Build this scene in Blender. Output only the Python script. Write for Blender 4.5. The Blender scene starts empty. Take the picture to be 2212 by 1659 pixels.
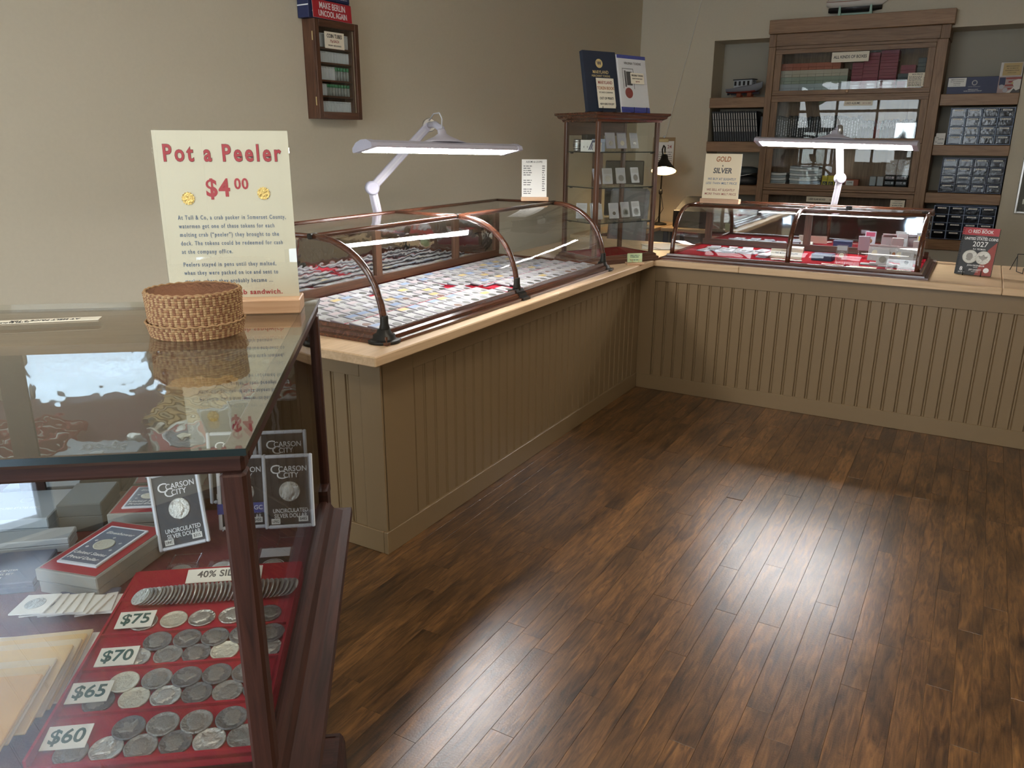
import bpy, bmesh, math, random
from mathutils import Matrix, Vector
EXPO = 1.38
SKY = 4.3
LED = 35.0
BULB = 60.0
CEIL = 14.0  # strength of the added ceiling fill lights
FILL_XY = ((1.5, -2.6), (.9, -5.3), (2.6, -4.2))
R = math.radians
random.seed(7)
scene = bpy.context.scene
col = scene.collection

# ------------------------------------------------------------------ camera
def cam_axes(yaw, pitch, roll):
    yaw, pitch, roll = R(yaw), R(pitch), R(roll)
    f = Vector((math.sin(yaw)*math.cos(pitch), math.cos(yaw)*math.cos(pitch), -math.sin(pitch)))
    r = Vector((math.cos(yaw), -math.sin(yaw), 0)); u = r.cross(f)
    return (r*math.cos(roll)+u*math.sin(roll), u*math.cos(roll)-r*math.sin(roll), f)
cd = bpy.data.cameras.new('camera'); cam = bpy.data.objects.new('camera', cd); col.objects.link(cam)
r_, u_, f_ = cam_axes(-30.2, 17.2, .22)
cam.matrix_world = Matrix(((r_.x, u_.x, -f_.x, 1.846), (r_.y, u_.y, -f_.y, -4.812), (r_.z, u_.z, -f_.z, 1.584), (0, 0, 0, 1)))
cd.sensor_width = 36; cd.lens = 1706/2212*36; cd.clip_start = .02
scene.camera = cam
scene.view_settings.view_transform = 'Standard'; scene.view_settings.look = 'None'
scene.view_settings.exposure = EXPO; scene.view_settings.gamma = 1
scene.view_settings.use_curve_mapping = False
scene.cycles.transparent_max_bounces = 24
scene.cycles.max_bounces = 10
scene.cycles.sample_clamp_indirect = 6

# ------------------------------------------------------------------ world: overcast daylight outside the shop windows
wd = bpy.data.worlds.new('sky'); scene.world = wd; wd.use_nodes = True
nt = wd.node_tree; nt.nodes.clear()
wo = nt.nodes.new('ShaderNodeOutputWorld'); bg = nt.nodes.new('ShaderNodeBackground')
tc = nt.nodes.new('ShaderNodeTexCoord'); sx = nt.nodes.new('ShaderNodeSeparateXYZ'); cr = nt.nodes.new('ShaderNodeValToRGB')
nt.links.new(tc.outputs['Generated'], sx.inputs[0]); nt.links.new(sx.outputs['Z'], cr.inputs[0])
cr.color_ramp.elements[0].position = 0.0; cr.color_ramp.elements[0].color = (.92, .96, 1, 1)
cr.color_ramp.elements[1].position = 0.7; cr.color_ramp.elements[1].color = (.58, .74, 1, 1)
nt.links.new(cr.outputs[0], bg.inputs[0]); bg.inputs[1].default_value = SKY
nt.links.new(bg.outputs[0], wo.inputs[0])
# daylight comes in through the shop-front openings (portals only guide the sky's light)
FRONT = ((-1.72, .55, .25, 2.75), (.78, 1.60, .03, 2.75), (1.66, 1.77, .76, 2.75), (1.88, 2.03, .76, 2.75), (2.50, 3.25, .76, 2.75))
def portal(size, size_y, loc, rot):
    ld = bpy.data.lights.new('window_daylight', 'AREA'); ld.shape = 'RECTANGLE'; ld.size = size; ld.size_y = size_y
    ld.cycles.is_portal = True
    lo = bpy.data.objects.new('window_daylight', ld); col.objects.link(lo); lo.location = loc; lo.rotation_euler = rot
for (x0, x1, z0, z1) in FRONT[:2]: portal(x1-x0, z1-z0, ((x0+x1)/2, -6.84, (z0+z1)/2), (R(90), 0, 0))

# ------------------------------------------------------------------ mesh building
class MB:
    def __init__(s): s.v = []; s.f = []; s.sm = []
    def add(s, vs, fs, smooth=False):
        o = len(s.v); s.v += [tuple(v) for v in vs]; s.f += [tuple(i+o for i in f) for f in fs]; s.sm += [smooth]*len(fs); return s
    def box(s, x0, x1, y0, y1, z0, z1, m=None):
        vs = [(x, y, z) for z in (z0, z1) for y in (y0, y1) for x in (x0, x1)]
        if m is not None: vs = [m @ Vector(v) for v in vs]
        return s.add(vs, [(0, 2, 3, 1), (4, 5, 7, 6), (0, 1, 5, 4), (2, 6, 7, 3), (0, 4, 6, 2), (1, 3, 7, 5)])
    def bbox(s, x0, x1, y0, y1, z0, z1, b=.003, m=None):
        # box with chamfered edges
        b = min(b, (x1-x0)*.45, (y1-y0)*.45, (z1-z0)*.45)
        X, Y, Z = (x0, x1), (y0, y1), (z0, z1); vs = []; idx = {}
        for i in (0, 1):
            for j in (0, 1):
                for k in (0, 1):
                    sx_, sy_, sz_ = (1-2*i), (1-2*j), (1-2*k)
                    for a, p in (('x', (X[i], Y[j]+sy_*b, Z[k]+sz_*b)), ('y', (X[i]+sx_*b, Y[j], Z[k]+sz_*b)), ('z', (X[i]+sx_*b, Y[j]+sy_*b, Z[k]))):
                        idx[(i, j, k, a)] = len(vs); vs.append(p)
        fs = []
        for i in (0, 1):
            fs.append([idx[(i, j, k, 'x')] for j, k in ((0, 0), (1, 0), (1, 1), (0, 1))][::1 if i else -1])
        for j in (0, 1):
            fs.append([idx[(i, j, k, 'y')] for i, k in ((0, 0), (0, 1), (1, 1), (1, 0))][::1 if j else -1])
        for k in (0, 1):
            fs.append([idx[(i, j, k, 'z')] for i, j in ((0, 0), (1, 0), (1, 1), (0, 1))][::1 if k else -1])
        for j in (0, 1):
            for k in (0, 1): fs.append([idx[(0, j, k, 'y')], idx[(1, j, k, 'y')], idx[(1, j, k, 'z')], idx[(0, j, k, 'z')]])
        for i in (0, 1):
            for k in (0, 1): fs.append([idx[(i, 0, k, 'x')], idx[(i, 1, k, 'x')], idx[(i, 1, k, 'z')], idx[(i, 0, k, 'z')]])
        for i in (0, 1):
            for j in (0, 1): fs.append([idx[(i, j, 0, 'x')], idx[(i, j, 1, 'x')], idx[(i, j, 1, 'y')], idx[(i, j, 0, 'y')]])
        for i in (0, 1):
            for j in (0, 1):
                for k in (0, 1): fs.append([idx[(i, j, k, a)] for a in 'xyz'])
        if m is not None: vs = [m @ Vector(v) for v in vs]
        return s.add(vs, fs)
    def tube(s, pts, r, n=8, cap=True, closed=False):
        pts = [Vector(p) for p in pts]; N = len(pts); rs = r if isinstance(r, (list, tuple)) else [r]*N
        vs = []; fs = []; nrm = None
        for i, p in enumerate(pts):
            if closed: t = (pts[(i+1) % N]-pts[i-1])
            else: t = (pts[min(i+1, N-1)]-pts[max(i-1, 0)])
            t.normalize()
            if nrm is None:
                nrm = t.cross(Vector((0, 0, 1)))
                if nrm.length < .05: nrm = t.cross(Vector((0, 1, 0)))
            nrm = (nrm - t*nrm.dot(t)).normalized(); b = t.cross(nrm)
            for k in range(n):
                a = 2*math.pi*k/n; vs.append(p+(nrm*math.cos(a)+b*math.sin(a))*rs[i])
        for i in range(N if closed else N-1):
            j = (i+1) % N
            for k in range(n): fs.append((i*n+k, i*n+(k+1) % n, j*n+(k+1) % n, j*n+k))
        if cap and not closed: fs += [tuple(range(n))[::-1], tuple(range((N-1)*n, N*n))]
        return s.add(vs, fs, n > 5)
    def lathe(s, prof, c=(0, 0, 0), n=24, m=None, cap=True):
        vs = []; fs = []; P = len(prof)
        for (r, z) in prof:
            for k in range(n):
                a = 2*math.pi*k/n; v = Vector((c[0]+r*math.cos(a), c[1]+r*math.sin(a), c[2]+z)); vs.append(m @ v if m is not None else v)
        for i in range(P-1):
            for k in range(n): fs.append((i*n+k, i*n+(k+1) % n, (i+1)*n+(k+1) % n, (i+1)*n+k))
        s.add(vs, fs, True)
        if cap:
            o = len(s.v)-len(vs)
            s.f += [tuple(o+k for k in range(n))[::-1], tuple(o+(P-1)*n+k for k in range(n))]; s.sm += [False, False]
        return s
    def prism(s, prof, p0, ax, ay, az, L, smooth=False):
        # profile (a,b) in the ax,ay plane swept L along az
        p0, ax, ay, az = Vector(p0), Vector(ax), Vector(ay), Vector(az); n = len(prof)
        vs = [p0+ax*a+ay*b for a, b in prof]+[p0+ax*a+ay*b+az*L for a, b in prof]
        s.add(vs, [(i, (i+1) % n, n+(i+1) % n, n+i) for i in range(n)], smooth)
        o = len(s.v)-2*n; s.f += [tuple(o+i for i in range(n))[::-1], tuple(o+n+i for i in range(n))]; s.sm += [False, False]
        return s
    def ring(s, prof, x0, x1, y0, y1):
        # moulding: profile (d out, z) swept round a rectangle with mitred corners
        vs = []; P = len(prof)
        for d, z in prof: vs += [(x0-d, y0-d, z), (x1+d, y0-d, z), (x1+d, y1+d, z), (x0-d, y1+d, z)]
        return s.add(vs, [(i*4+k, i*4+(k+1) % 4, (i+1)*4+(k+1) % 4, (i+1)*4+k) for i in range(P-1) for k in range(4)])
    def sheet(s, rows, th=None):
        # grid of points rows[i][j]
        n = len(rows[0]); vs = [p for r in rows for p in r]
        return s.add(vs, [(i*n+j, i*n+j+1, (i+1)*n+j+1, (i+1)*n+j) for i in range(len(rows)-1) for j in range(n-1)], True)
    def mesh(s, name, mt):
        me = bpy.data.meshes.new(name); me.from_pydata(s.v, [], s.f); me.validate()
        if len(me.polygons) == len(s.sm): me.polygons.foreach_set('use_smooth', s.sm)
        bm = bmesh.new(); bm.from_mesh(me); bmesh.ops.recalc_face_normals(bm, faces=bm.faces); bm.to_mesh(me); bm.free()
        me.materials.append(M(mt)); return me
    def part(s, name, mt, parent=None, loc=None, label=None): 
        return obj(name, s.mesh(name, mt), parent, loc, label)
def obj(name, me, parent=None, loc=None, label=None):
    o = bpy.data.objects.new(name, me); col.objects.link(o)
    if parent is not None: o.parent = parent
    if isinstance(loc, Matrix): o.matrix_local = loc
    elif loc is not None: o.location = loc
    if label: o['label'] = label
    return o
def tag(o, label, cat, group=None):
    o['label'] = label; o['category'] = cat
    if group: o['group'] = group
    return o
def thing(name, label, cat, loc=(0, 0, 0), rotz=0, group=None):
    o = bpy.data.objects.new(name, None); col.objects.link(o); o.empty_display_size = .05
    if isinstance(loc, Matrix): o.matrix_local = loc
    else: o.location = loc; o.rotation_euler = (0, 0, rotz)
    return tag(o, label, cat, group)
def struct(name, mb, mt, parent=None):
    o = mb.part(name, mt, parent)
    if parent is None: o['kind'] = 'structure'
    return o
def axes(o, x, y, z=None):
    x, y = Vector(x).normalized(), Vector(y).normalized(); z = x.cross(y) if z is None else Vector(z)
    return Matrix(((x.x, y.x, z.x, o[0]), (x.y, y.y, z.y, o[1]), (x.z, y.z, z.z, o[2]), (0, 0, 0, 1)))
def T(x, y, z): return Matrix.Translation((x, y, z))
def RZ(a): return Matrix.Rotation(a, 4, 'Z')
def RX(a): return Matrix.Rotation(a, 4, 'X')
def RY(a): return Matrix.Rotation(a, 4, 'Y')
def arc(c, r, a0, a1, n): return [(c[0]+r*math.cos(a0+(a1-a0)*i/n), c[1]+r*math.sin(a0+(a1-a0)*i/n)) for i in range(n+1)]

def lettering(s, size, mt, parent, x=0, y=0, z=.0006, align='CENTER', bold=0., squeeze=1., space=1., shear=0., mat=None, name='lettering', th=0.0003, fit=None):
    # flat print: letter shapes in the parent's xy plane
    cu = bpy.data.curves.new('t', 'FONT'); cu.body = s; cu.size = size; cu.align_x = align; cu.align_y = 'CENTER'
    if 'M' in s and s != s.title(): bold = min(bold, .006)
    cu.resolution_u = 3; cu.offset = bold*size; cu.space_character = space; cu.shear = shear; cu.extrude = th
    o = bpy.data.objects.new('t', cu); col.objects.link(o)
    dg = bpy.context.evaluated_depsgraph_get(); me = bpy.data.meshes.new_from_object(o.evaluated_get(dg))
    bpy.data.objects.remove(o); bpy.data.curves.remove(cu)
    me.name = name; me.materials.clear(); me.materials.append(M(mt))
    if fit:
        xs = [v.co.x for v in me.vertices]; squeeze = fit/(max(xs)-min(xs))
    me.transform((mat or Matrix()) @ T(x, y, z) @ Matrix.Diagonal((squeeze, 1, 1, 1)))
    return obj(name, me, parent)
def scribble(parent, mt, x0, x1, ys, z=.0006, h=.003, seed=1, mat=None, name='small_print'):
    # rows of print too small to read: word-length dashes
    rd = random.Random(seed); mb = MB()
    for y in ys:
        x = x0
        while x < x1-h:
            w = min(rd.uniform(1.2, 4.5)*h, x1-x); mb.box(x, x+w, y-h*.38, y+h*.38, z, z+.0002, mat); x += w+h*.7
    return mb.part(name, mt, parent)

# ------------------------------------------------------------------ materials (all procedural)
MATS = {}
def nodes(name):
    m = bpy.data.materials.new(name); m.use_nodes = True; n = m.node_tree; b = n.nodes['Principled BSDF']; return m, n, b
def N(n, t, **k):
    x = n.nodes.new(t)
    for a, v in k.items(): setattr(x, a, v)
    return x
def plain(name, c, rough=.5, metal=0, bump=0, bscale=40, var=.0, coat=0, spec=.5):
    m, n, b = nodes(name); b.inputs['Base Color'].default_value = (*c, 1); b.inputs['Roughness'].default_value = rough
    b.inputs['Metallic'].default_value = metal; b.inputs['Coat Weight'].default_value = coat; b.inputs['Coat Roughness'].default_value = .08
    b.inputs['Specular IOR Level'].default_value = spec
    if bump or var:
        t = N(n, 'ShaderNodeTexCoord'); z = N(n, 'ShaderNodeTexNoise'); z.inputs['Scale'].default_value = bscale; z.inputs['Detail'].default_value = 5
        n.links.new(t.outputs['Object'], z.inputs['Vector'])
        if bump:
            p = N(n, 'ShaderNodeBump'); p.inputs['Strength'].default_value = bump; p.inputs['Distance'].default_value = .01
            n.links.new(z.outputs['Fac'], p.inputs['Height']); n.links.new(p.outputs[0], b.inputs['Normal'])
        if var:
            h = N(n, 'ShaderNodeMapRange'); h.inputs[1].default_value = .3; h.inputs[2].default_value = .7; h.inputs[3].default_value = 1-var; h.inputs[4].default_value = 1+var
            n.links.new(z.outputs['Fac'], h.inputs[0]); mx = N(n, 'ShaderNodeVectorMath', operation='SCALE'); mx.inputs[0].default_value = c
            n.links.new(h.outputs[0], mx.inputs['Scale']); n.links.new(mx.outputs[0], b.inputs['Base Color'])
    MATS[name] = m; return m
def wood(name, c0, c1, axis, rough=.4, scale=14, stretch=14, coat=0, bump=.08, rnd=.12, spec=.5, cvar=None, peel=0):
    # grain runs along the object axis 'x','y' or 'z'; every piece gets its own tone and offset
    m, n, b = nodes(name)
    t = N(n, 'ShaderNodeTexCoord'); oi = N(n, 'ShaderNodeObjectInfo'); mp = N(n, 'ShaderNodeMapping')
    mp.inputs['Scale'].default_value = tuple(scale/stretch if a == axis else scale for a in 'xyz')
    ad = N(n, 'ShaderNodeVectorMath', operation='ADD'); sc = N(n, 'ShaderNodeMath', operation='MULTIPLY'); sc.inputs[1].default_value = 37
    n.links.new(oi.outputs['Random'], sc.inputs[0]); n.links.new(t.outputs['Object'], ad.inputs[0]); n.links.new(sc.outputs[0], ad.inputs[1])
    n.links.new(ad.outputs[0], mp.inputs['Vector'])
    z = N(n, 'ShaderNodeTexNoise'); z.inputs['Scale'].default_value = 1.6; z.inputs['Detail'].default_value = 8; z.inputs['Roughness'].default_value = .62; z.inputs['Distortion'].default_value = 1.2
    n.links.new(mp.outputs[0], z.inputs['Vector'])
    r = N(n, 'ShaderNodeValToRGB'); r.color_ramp.elements[0].position = .34; r.color_ramp.elements[1].position = .68
    r.color_ramp.elements[0].color = (*c0, 1); r.color_ramp.elements[1].color = (*c1, 1); n.links.new(z.outputs['Fac'], r.inputs[0])
    hs = N(n, 'ShaderNodeHueSaturation'); mr = N(n, 'ShaderNodeMapRange'); mr.inputs[3].default_value = 1-rnd; mr.inputs[4].default_value = 1+rnd
    n.links.new(oi.outputs['Random'], mr.inputs[0]); n.links.new(mr.outputs[0], hs.inputs['Value']); n.links.new(r.outputs[0], hs.inputs['Color'])
    src = hs.outputs[0]
    if cvar:
        # broad darker figure across the boards (stain taken up unevenly)
        z2 = N(n, 'ShaderNodeTexNoise'); z2.inputs['Scale'].default_value = cvar[0]; z2.inputs['Detail'].default_value = 4; z2.inputs['Distortion'].default_value = .6
        mp2 = N(n, 'ShaderNodeMapping'); mp2.inputs['Scale'].default_value = tuple(.35 if a == axis else 1 for a in 'xyz')
        n.links.new(ad.outputs[0], mp2.inputs['Vector']); n.links.new(mp2.outputs[0], z2.inputs['Vector'])
        m2 = N(n, 'ShaderNodeMapRange'); m2.inputs[1].default_value = .35; m2.inputs[2].default_value = .6; m2.inputs[3].default_value = cvar[1]; m2.inputs[4].default_value = 1.1
        n.links.new(z2.outputs['Fac'], m2.inputs[0])
        vm = N(n, 'ShaderNodeVectorMath', operation='SCALE'); n.links.new(src, vm.inputs[0]); n.links.new(m2.outputs[0], vm.inputs['Scale']); src = vm.outputs[0]
    n.links.new(src, b.inputs['Base Color'])
    b.inputs['Roughness'].default_value = rough; b.inputs['Coat Weight'].default_value = coat; b.inputs['Coat Roughness'].default_value = .22 if name == 'plank' else .1; b.inputs['Specular IOR Level'].default_value = spec
    p = N(n, 'ShaderNodeBump'); p.inputs['Strength'].default_value = bump; p.inputs['Distance'].default_value = .01
    n.links.new(z.outputs['Fac'], p.inputs['Height']); last = p.outputs[0]
    if peel:
        # fine unevenness of old varnish
        z3 = N(n, 'ShaderNodeTexNoise'); z3.inputs['Scale'].default_value = 160; z3.inputs['Detail'].default_value = 3; n.links.new(t.outputs['Object'], z3.inputs['Vector'])
        p3 = N(n, 'ShaderNodeBump'); p3.inputs['Strength'].default_value = peel; p3.inputs['Distance'].default_value = .01; n.links.new(z3.outputs['Fac'], p3.inputs['Height']); n.links.new(last, p3.inputs['Normal']); last = p3.outputs[0]
        n.links.new(last, b.inputs['Coat Normal'])
    n.links.new(last, b.inputs['Normal'])
    MATS[name] = m; return m
def glass(name, tint=(1, 1, 1), refl=1., wavy=0, wscale=6, rough=0., base=.045):
    m = bpy.data.materials.new(name); m.use_nodes = True; n = m.node_tree; n.nodes.clear()
    o = N(n, 'ShaderNodeOutputMaterial'); mx = N(n, 'ShaderNodeMixShader'); tr = N(n, 'ShaderNodeBsdfTransparent'); gl = N(n, 'ShaderNodeBsdfGlossy')
    tr.inputs[0].default_value = (*tint, 1); gl.inputs['Roughness'].default_value = rough; gl.inputs[0].default_value = (refl, refl, refl, 1)
    lw = N(n, 'ShaderNodeLayerWeight'); lw.inputs[0].default_value = .5
    pw = N(n, 'ShaderNodeMath', operation='POWER'); pw.inputs[1].default_value = 5; n.links.new(lw.outputs['Facing'], pw.inputs[0])
    ma = N(n, 'ShaderNodeMath', operation='MULTIPLY_ADD'); ma.inputs[1].default_value = 1-base; ma.inputs[2].default_value = base; n.links.new(pw.outputs[0], ma.inputs[0])
    n.links.new(ma.outputs[0], mx.inputs[0]); n.links.new(tr.outputs[0], mx.inputs[1]); n.links.new(gl.outputs[0], mx.inputs[2]); n.links.new(mx.outputs[0], o.inputs[0])
    if wavy: wave_bump(n, gl, wavy, wscale)
    MATS[name] = m; return m
def wave_bump(n, sh, wavy, wscale):
    t = N(n, 'ShaderNodeTexCoord'); z = N(n, 'ShaderNodeTexNoise'); z.inputs['Scale'].default_value = wscale; z.inputs['Detail'].default_value = 2
    n.links.new(t.outputs['Object'], z.inputs['Vector']); p = N(n, 'ShaderNodeBump'); p.inputs['Strength'].default_value = wavy; p.inputs['Distance'].default_value = .01
    n.links.new(z.outputs['Fac'], p.inputs['Height']); n.links.new(p.outputs[0], sh.inputs['Normal'])
def mirror(name, c, wavy, wscale):
    m, n, b = nodes(name); b.inputs['Base Color'].default_value = (*c, 1); b.inputs['Metallic'].default_value = 1; b.inputs['Roughness'].default_value = .03
    wave_bump(n, b, wavy, wscale); MATS[name] = m; return m
def glow(name, c, s):
    m = bpy.data.materials.new(name); m.use_nodes = True; n = m.node_tree; n.nodes.clear()
    o = N(n, 'ShaderNodeOutputMaterial'); e = N(n, 'ShaderNodeEmission'); e.inputs[0].default_value = (*c, 1); e.inputs[1].default_value = s
    n.links.new(e.outputs[0], o.inputs[0]); MATS[name] = m; return m
def M(name):
    return MATS[name]

plain('wall', (.585, .525, .405), .75, bump=.03, bscale=60, var=.015)
plain('ceiling', (.72, .70, .64), .85)
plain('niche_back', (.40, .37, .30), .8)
plain('taupe', (.205, .138, .070), .42, bump=.03, bscale=90)
wood('plank', (.050, .022, .0085), (.205, .096, .030), 'y', rough=.34, scale=40, stretch=9, bump=.06, rnd=.2, spec=.55, coat=.42, cvar=(9, .46), peel=.05)
wood('maple', (.52, .35, .20), (.66, .47, .29), 'y', rough=.38, scale=26, stretch=16, bump=.02, rnd=.03)
wood('maple_x', (.52, .35, .20), (.66, .47, .29), 'x', rough=.38, scale=26, stretch=16, bump=.02, rnd=.03)
for a in 'xyz':
    wood('oak_'+a, (.17, .092, .044), (.30, .175, .090), a, rough=.5, scale=30, stretch=14, bump=.1, rnd=.08)
    wood('shelf_'+a, (.20, .105, .046), (.34, .19, .088), a, rough=.45, scale=22, stretch=12, bump=.05, rnd=.06)
    wood('mahogany_'+a, (.040, .012, .006), (.115, .038, .017), a, rough=.26, scale=30, stretch=18, coat=.5, bump=.02, rnd=.05)
    wood('case_'+a, (.020, .0075, .0045), (.052, .018, .011), a, rough=.55, scale=34, stretch=14, bump=.08, rnd=.06, spec=.2)
    wood('walnut_'+a, (.06, .024, .012), (.135, .058, .030), a, rough=.4, scale=30, stretch=14, bump=.05, rnd=.05)
wood('beech', (.50, .30, .17), (.62, .40, .25), 'x', rough=.5, scale=30, stretch=14, bump=.03, rnd=.04)
glass('glass', (.97, .985, .975)); glass('old_glass', (.93, .95, .94), wavy=.10, wscale=7, base=.05)
glass('top_glass', (.91, .925, .905), base=.07); glass('acrylic', (.99, 1, 1), base=.05); glass('sleeve', (.95, .96, .97), base=.10, wavy=.4, wscale=60, rough=.08)
glass('clear_plastic', (.93, .95, .97), base=.10, rough=.06)
glass('drawer_plastic', (.50, .52, .56), base=.03, wavy=.15, wscale=30, rough=.14)
plain('glass_edge', (.010, .020, .022), .2)
mirror('mirror', (.62, .63, .62), .09, 12); mirror('case_mirror', (.60, .62, .62), .16, 14); mirror('right_mirror', (.66, .68, .69), .03, 6)
plain('felt', (.21, .008, .015), .95, bump=.15, bscale=400, spec=.03); plain('case_felt', (.10, .012, .022), .9, bump=.1, bscale=300)
plain('tray_red', (.34, .016, .034), .9, bump=.1, bscale=300, spec=.08)
plain('bronze', (.03, .028, .024), .45, metal=.7)
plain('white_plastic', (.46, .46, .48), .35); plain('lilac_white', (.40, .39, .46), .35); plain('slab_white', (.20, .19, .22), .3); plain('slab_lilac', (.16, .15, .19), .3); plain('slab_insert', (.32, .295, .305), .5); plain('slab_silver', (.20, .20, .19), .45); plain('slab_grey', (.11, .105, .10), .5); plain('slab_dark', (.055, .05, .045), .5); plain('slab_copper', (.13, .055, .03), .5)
plain('lamp_grey', (.40, .385, .44), .4); plain('steel', (.6, .6, .6), .3, metal=1); plain('black', (.012, .012, .014), .4); plain('black_metal', (.015, .015, .016), .4, metal=.3)
plain('charcoal', (.035, .035, .037), .5); plain('dark_green', (.015, .035, .024), .45); plain('grey_plastic', (.16, .16, .17), .4)
plain('cream', (.80, .70, .50), .6); plain('cream_light', (.80, .74, .60), .6); plain('paper', (.80, .79, .75), .6); plain('ivory', (.78, .75, .66), .6)
plain('ink', (.02, .022, .025), .6); plain('ink_green', (.03, .10, .09), .6); plain('ink_red', (.40, .03, .045), .6); plain('ink_blue', (.12, .17, .26), .6)
plain('ink_brown', (.42, .16, .06), .6); plain('ink_rust', (.30, .06, .05), .6); plain('ink_outline', (.05, .02, .03), .6); plain('ink_grey', (.10, .10, .10), .6)
plain('gold_foil', (.70, .48, .16), .35, metal=.8, bump=.5, bscale=200); plain('print_gold', (.62, .48, .22), .5)
plain('navy', (.018, .026, .085), .5); plain('navy_cloth', (.018, .026, .048), .6, bump=.1, bscale=300); plain('royal', (.05, .07, .33), .4)
plain('slate', (.10, .125, .19), .45); plain('banner_red', (.40, .02, .03), .4); plain('white', (.80, .80, .80), .4); plain('skyblue', (.42, .52, .70), .35)
plain('blue_frame', (.30, .38, .56), .35); plain('violet_frame', (.12, .14, .22), .35)
plain('yellow', (.72, .58, .03), .45); plain('orange_box', (.42, .11, .055), .55); plain('beige_box', (.52, .46, .36), .55); plain('green_box', (.30, .35, .27), .55)
plain('grey_box', (.42, .46, .50), .55); plain('pink_box', (.46, .16, .19), .55); plain('red_box', (.26, .02, .045), .5); plain('slate_box', (.055, .07, .075), .5)
plain('cardboard', (.36, .23, .11), .7); plain('manila', (.62, .42, .17), .65, var=.06, bscale=9); plain('manila_deep', (.62, .34, .09), .65, var=.05, bscale=9); plain('manila_pale', (.60, .47, .28), .65, var=.06, bscale=9)
plain('boat_grey', (.22, .23, .26), .5); plain('boat_dark', (.035, .037, .05), .5); plain('boat_red', (.20, .03, .02), .5); plain('boat_wood', (.28, .07, .03), .5); plain('mint', (.35, .52, .42), .5); plain('sail_cream', (.66, .63, .58), .5)
plain('silver_coin', (.55, .54, .50), .32, metal=.85, bump=.5, bscale=150); plain('worn_coin', (.30, .29, .27), .45, metal=.7, bump=.7, bscale=130); plain('dark_coin', (.17, .17, .17), .5, metal=.6, bump=.7, bscale=130)
plain('pale_coin', (.66, .62, .50), .4, metal=.5, bump=.5, bscale=150); plain('copper_coin', (.32, .14, .07), .4, metal=.7, bump=.4, bscale=200); plain('flat_coin', (.14, .12, .10), .5, metal=.3)
plain('coin_rim', (.50, .48, .44), .35, metal=.9); plain('relief', (.60, .58, .53), .35, metal=.8, bump=.3, bscale=300); plain('relief_dark', (.26, .25, .23), .45, metal=.6, bump=.3, bscale=300)
plain('label_white', (.37, .36, .36), .5); plain('label_blue', (.19, .26, .42), .5); plain('label_gold', (.46, .33, .13), .5); plain('label_pink', (.42, .33, .35), .5); plain('label_grey', (.42, .42, .46), .5); plain('label_yellow', (.80, .62, .05), .5); plain('label_dkred', (.32, .04, .09), .5)
plain('mint_card', (.52, .62, .36), .5); plain('brown_leather', (.12, .07, .04), .6); plain('stone_grey', (.30, .30, .28), .6)
plain('tube_white', (.62, .66, .72), .35); plain('tube_green', (.06, .26, .13), .4); plain('tube_clear', (.30, .33, .33), .35)
plain('straw', (.30, .17, .075), .75, bump=.4, bscale=160); plain('straw_light', (.37, .235, .11), .75, bump=.4, bscale=160); plain('straw_mid', (.30, .16, .07), .75, bump=.4, bscale=160); plain('straw_red', (.20, .085, .038), .75, bump=.4, bscale=160)
plain('flag_art', (.42, .30, .28), .5, var=.25, bscale=14); plain('feather', (.10, .09, .09), .6); plain('pewter', (.30, .30, .31), .3, metal=.9, bump=.3, bscale=60)
m_, n_, b_ = nodes('blind'); b_.inputs['Base Color'].default_value = (.62, .55, .42, 1); b_.inputs['Roughness'].default_value = .9; b_.inputs['Transmission Weight'].default_value = 0
tl_ = N(n_, 'ShaderNodeBsdfTranslucent'); tl_.inputs[0].default_value = (.45, .38, .26, 1); mx_ = N(n_, 'ShaderNodeMixShader'); mx_.inputs[0].default_value = .4
n_.links.new(b_.outputs[0], mx_.inputs[1]); n_.links.new(tl_.outputs[0], mx_.inputs[2]); n_.links.new(mx_.outputs[0], n_.nodes['Material Output'].inputs[0]); MATS['blind'] = m_
plain('pale_concrete', (.55, .56, .58), .8); plain('leaves', (.035, .075, .02), .7, bump=.5, bscale=20, var=.3)
glow('led', (1, .98, .97), LED); glow('bulb', (1, .72, .38), BULB); glow('added_fill_light', (1, .93, .82), CEIL)
glass('case_front_glass', (.94, .96, .97), base=.135); glass('side_glass', (.95, .96, .96), refl=.45); glass('door_glass', (.93, .95, .95), base=.018); plain('sign_cream', (.61, .555, .42), .6)
plain('gsa_rim', (.62, .64, .70), .2); plain('shade_white', (.75, .66, .55), .5); plain('screen', (.01, .01, .012), .12)
# ------------------------------------------------------------------ the room
WT = R(3.36); WD = Vector((math.sin(WT), math.cos(WT), 0)); WN = Vector((math.cos(WT), -math.sin(WT), 0)); W0 = Vector((-1.265, 3.0, 0))
CEILZ = 3.15
floor = struct('floor', MB().box(-2.1, 3.6, -7.1, 3.6, -.12, -.014), 'charcoal')
# floor boards, each its own plank, staggered
rp = random.Random(11); PW = .0745; xs = 0.02; plank_meshes = {}
row = 0; x = -.02
while x < 2.62:
    y = -4.05 - rp.uniform(0, .5)
    while y < .0:
        L = rp.choice((.62, .78, .95, 1.1, 1.3)); y1 = y+L
        if y1 > -.12: y1 = .02
        key = round(y1-y, 2)
        if key not in plank_meshes:
            l = key; plank_meshes[key] = MB().bbox(0, PW-.0004, 0, l-.0005, -.014, 0, .0006).mesh('plank', 'plank')
        obj('plank', plank_meshes[key], floor, (x, y1-key, rp.uniform(-.0003, .0003)))
        y = y1
        if y1 == .02: break
    x += PW
rest = MB()
def boards(x0, x1, y0, y1):
    xx = x0
    while xx < x1-.005:
        w = min(PW, x1-xx); yy = y0
        while yy < y1-.01:
            l = min(rp.uniform(.6, 1.4), y1-yy); rest.box(xx+.0005, xx+w-.0005, yy+.0006, yy+l-.0006, -.014, -.0002); yy += l
        xx += PW
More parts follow.
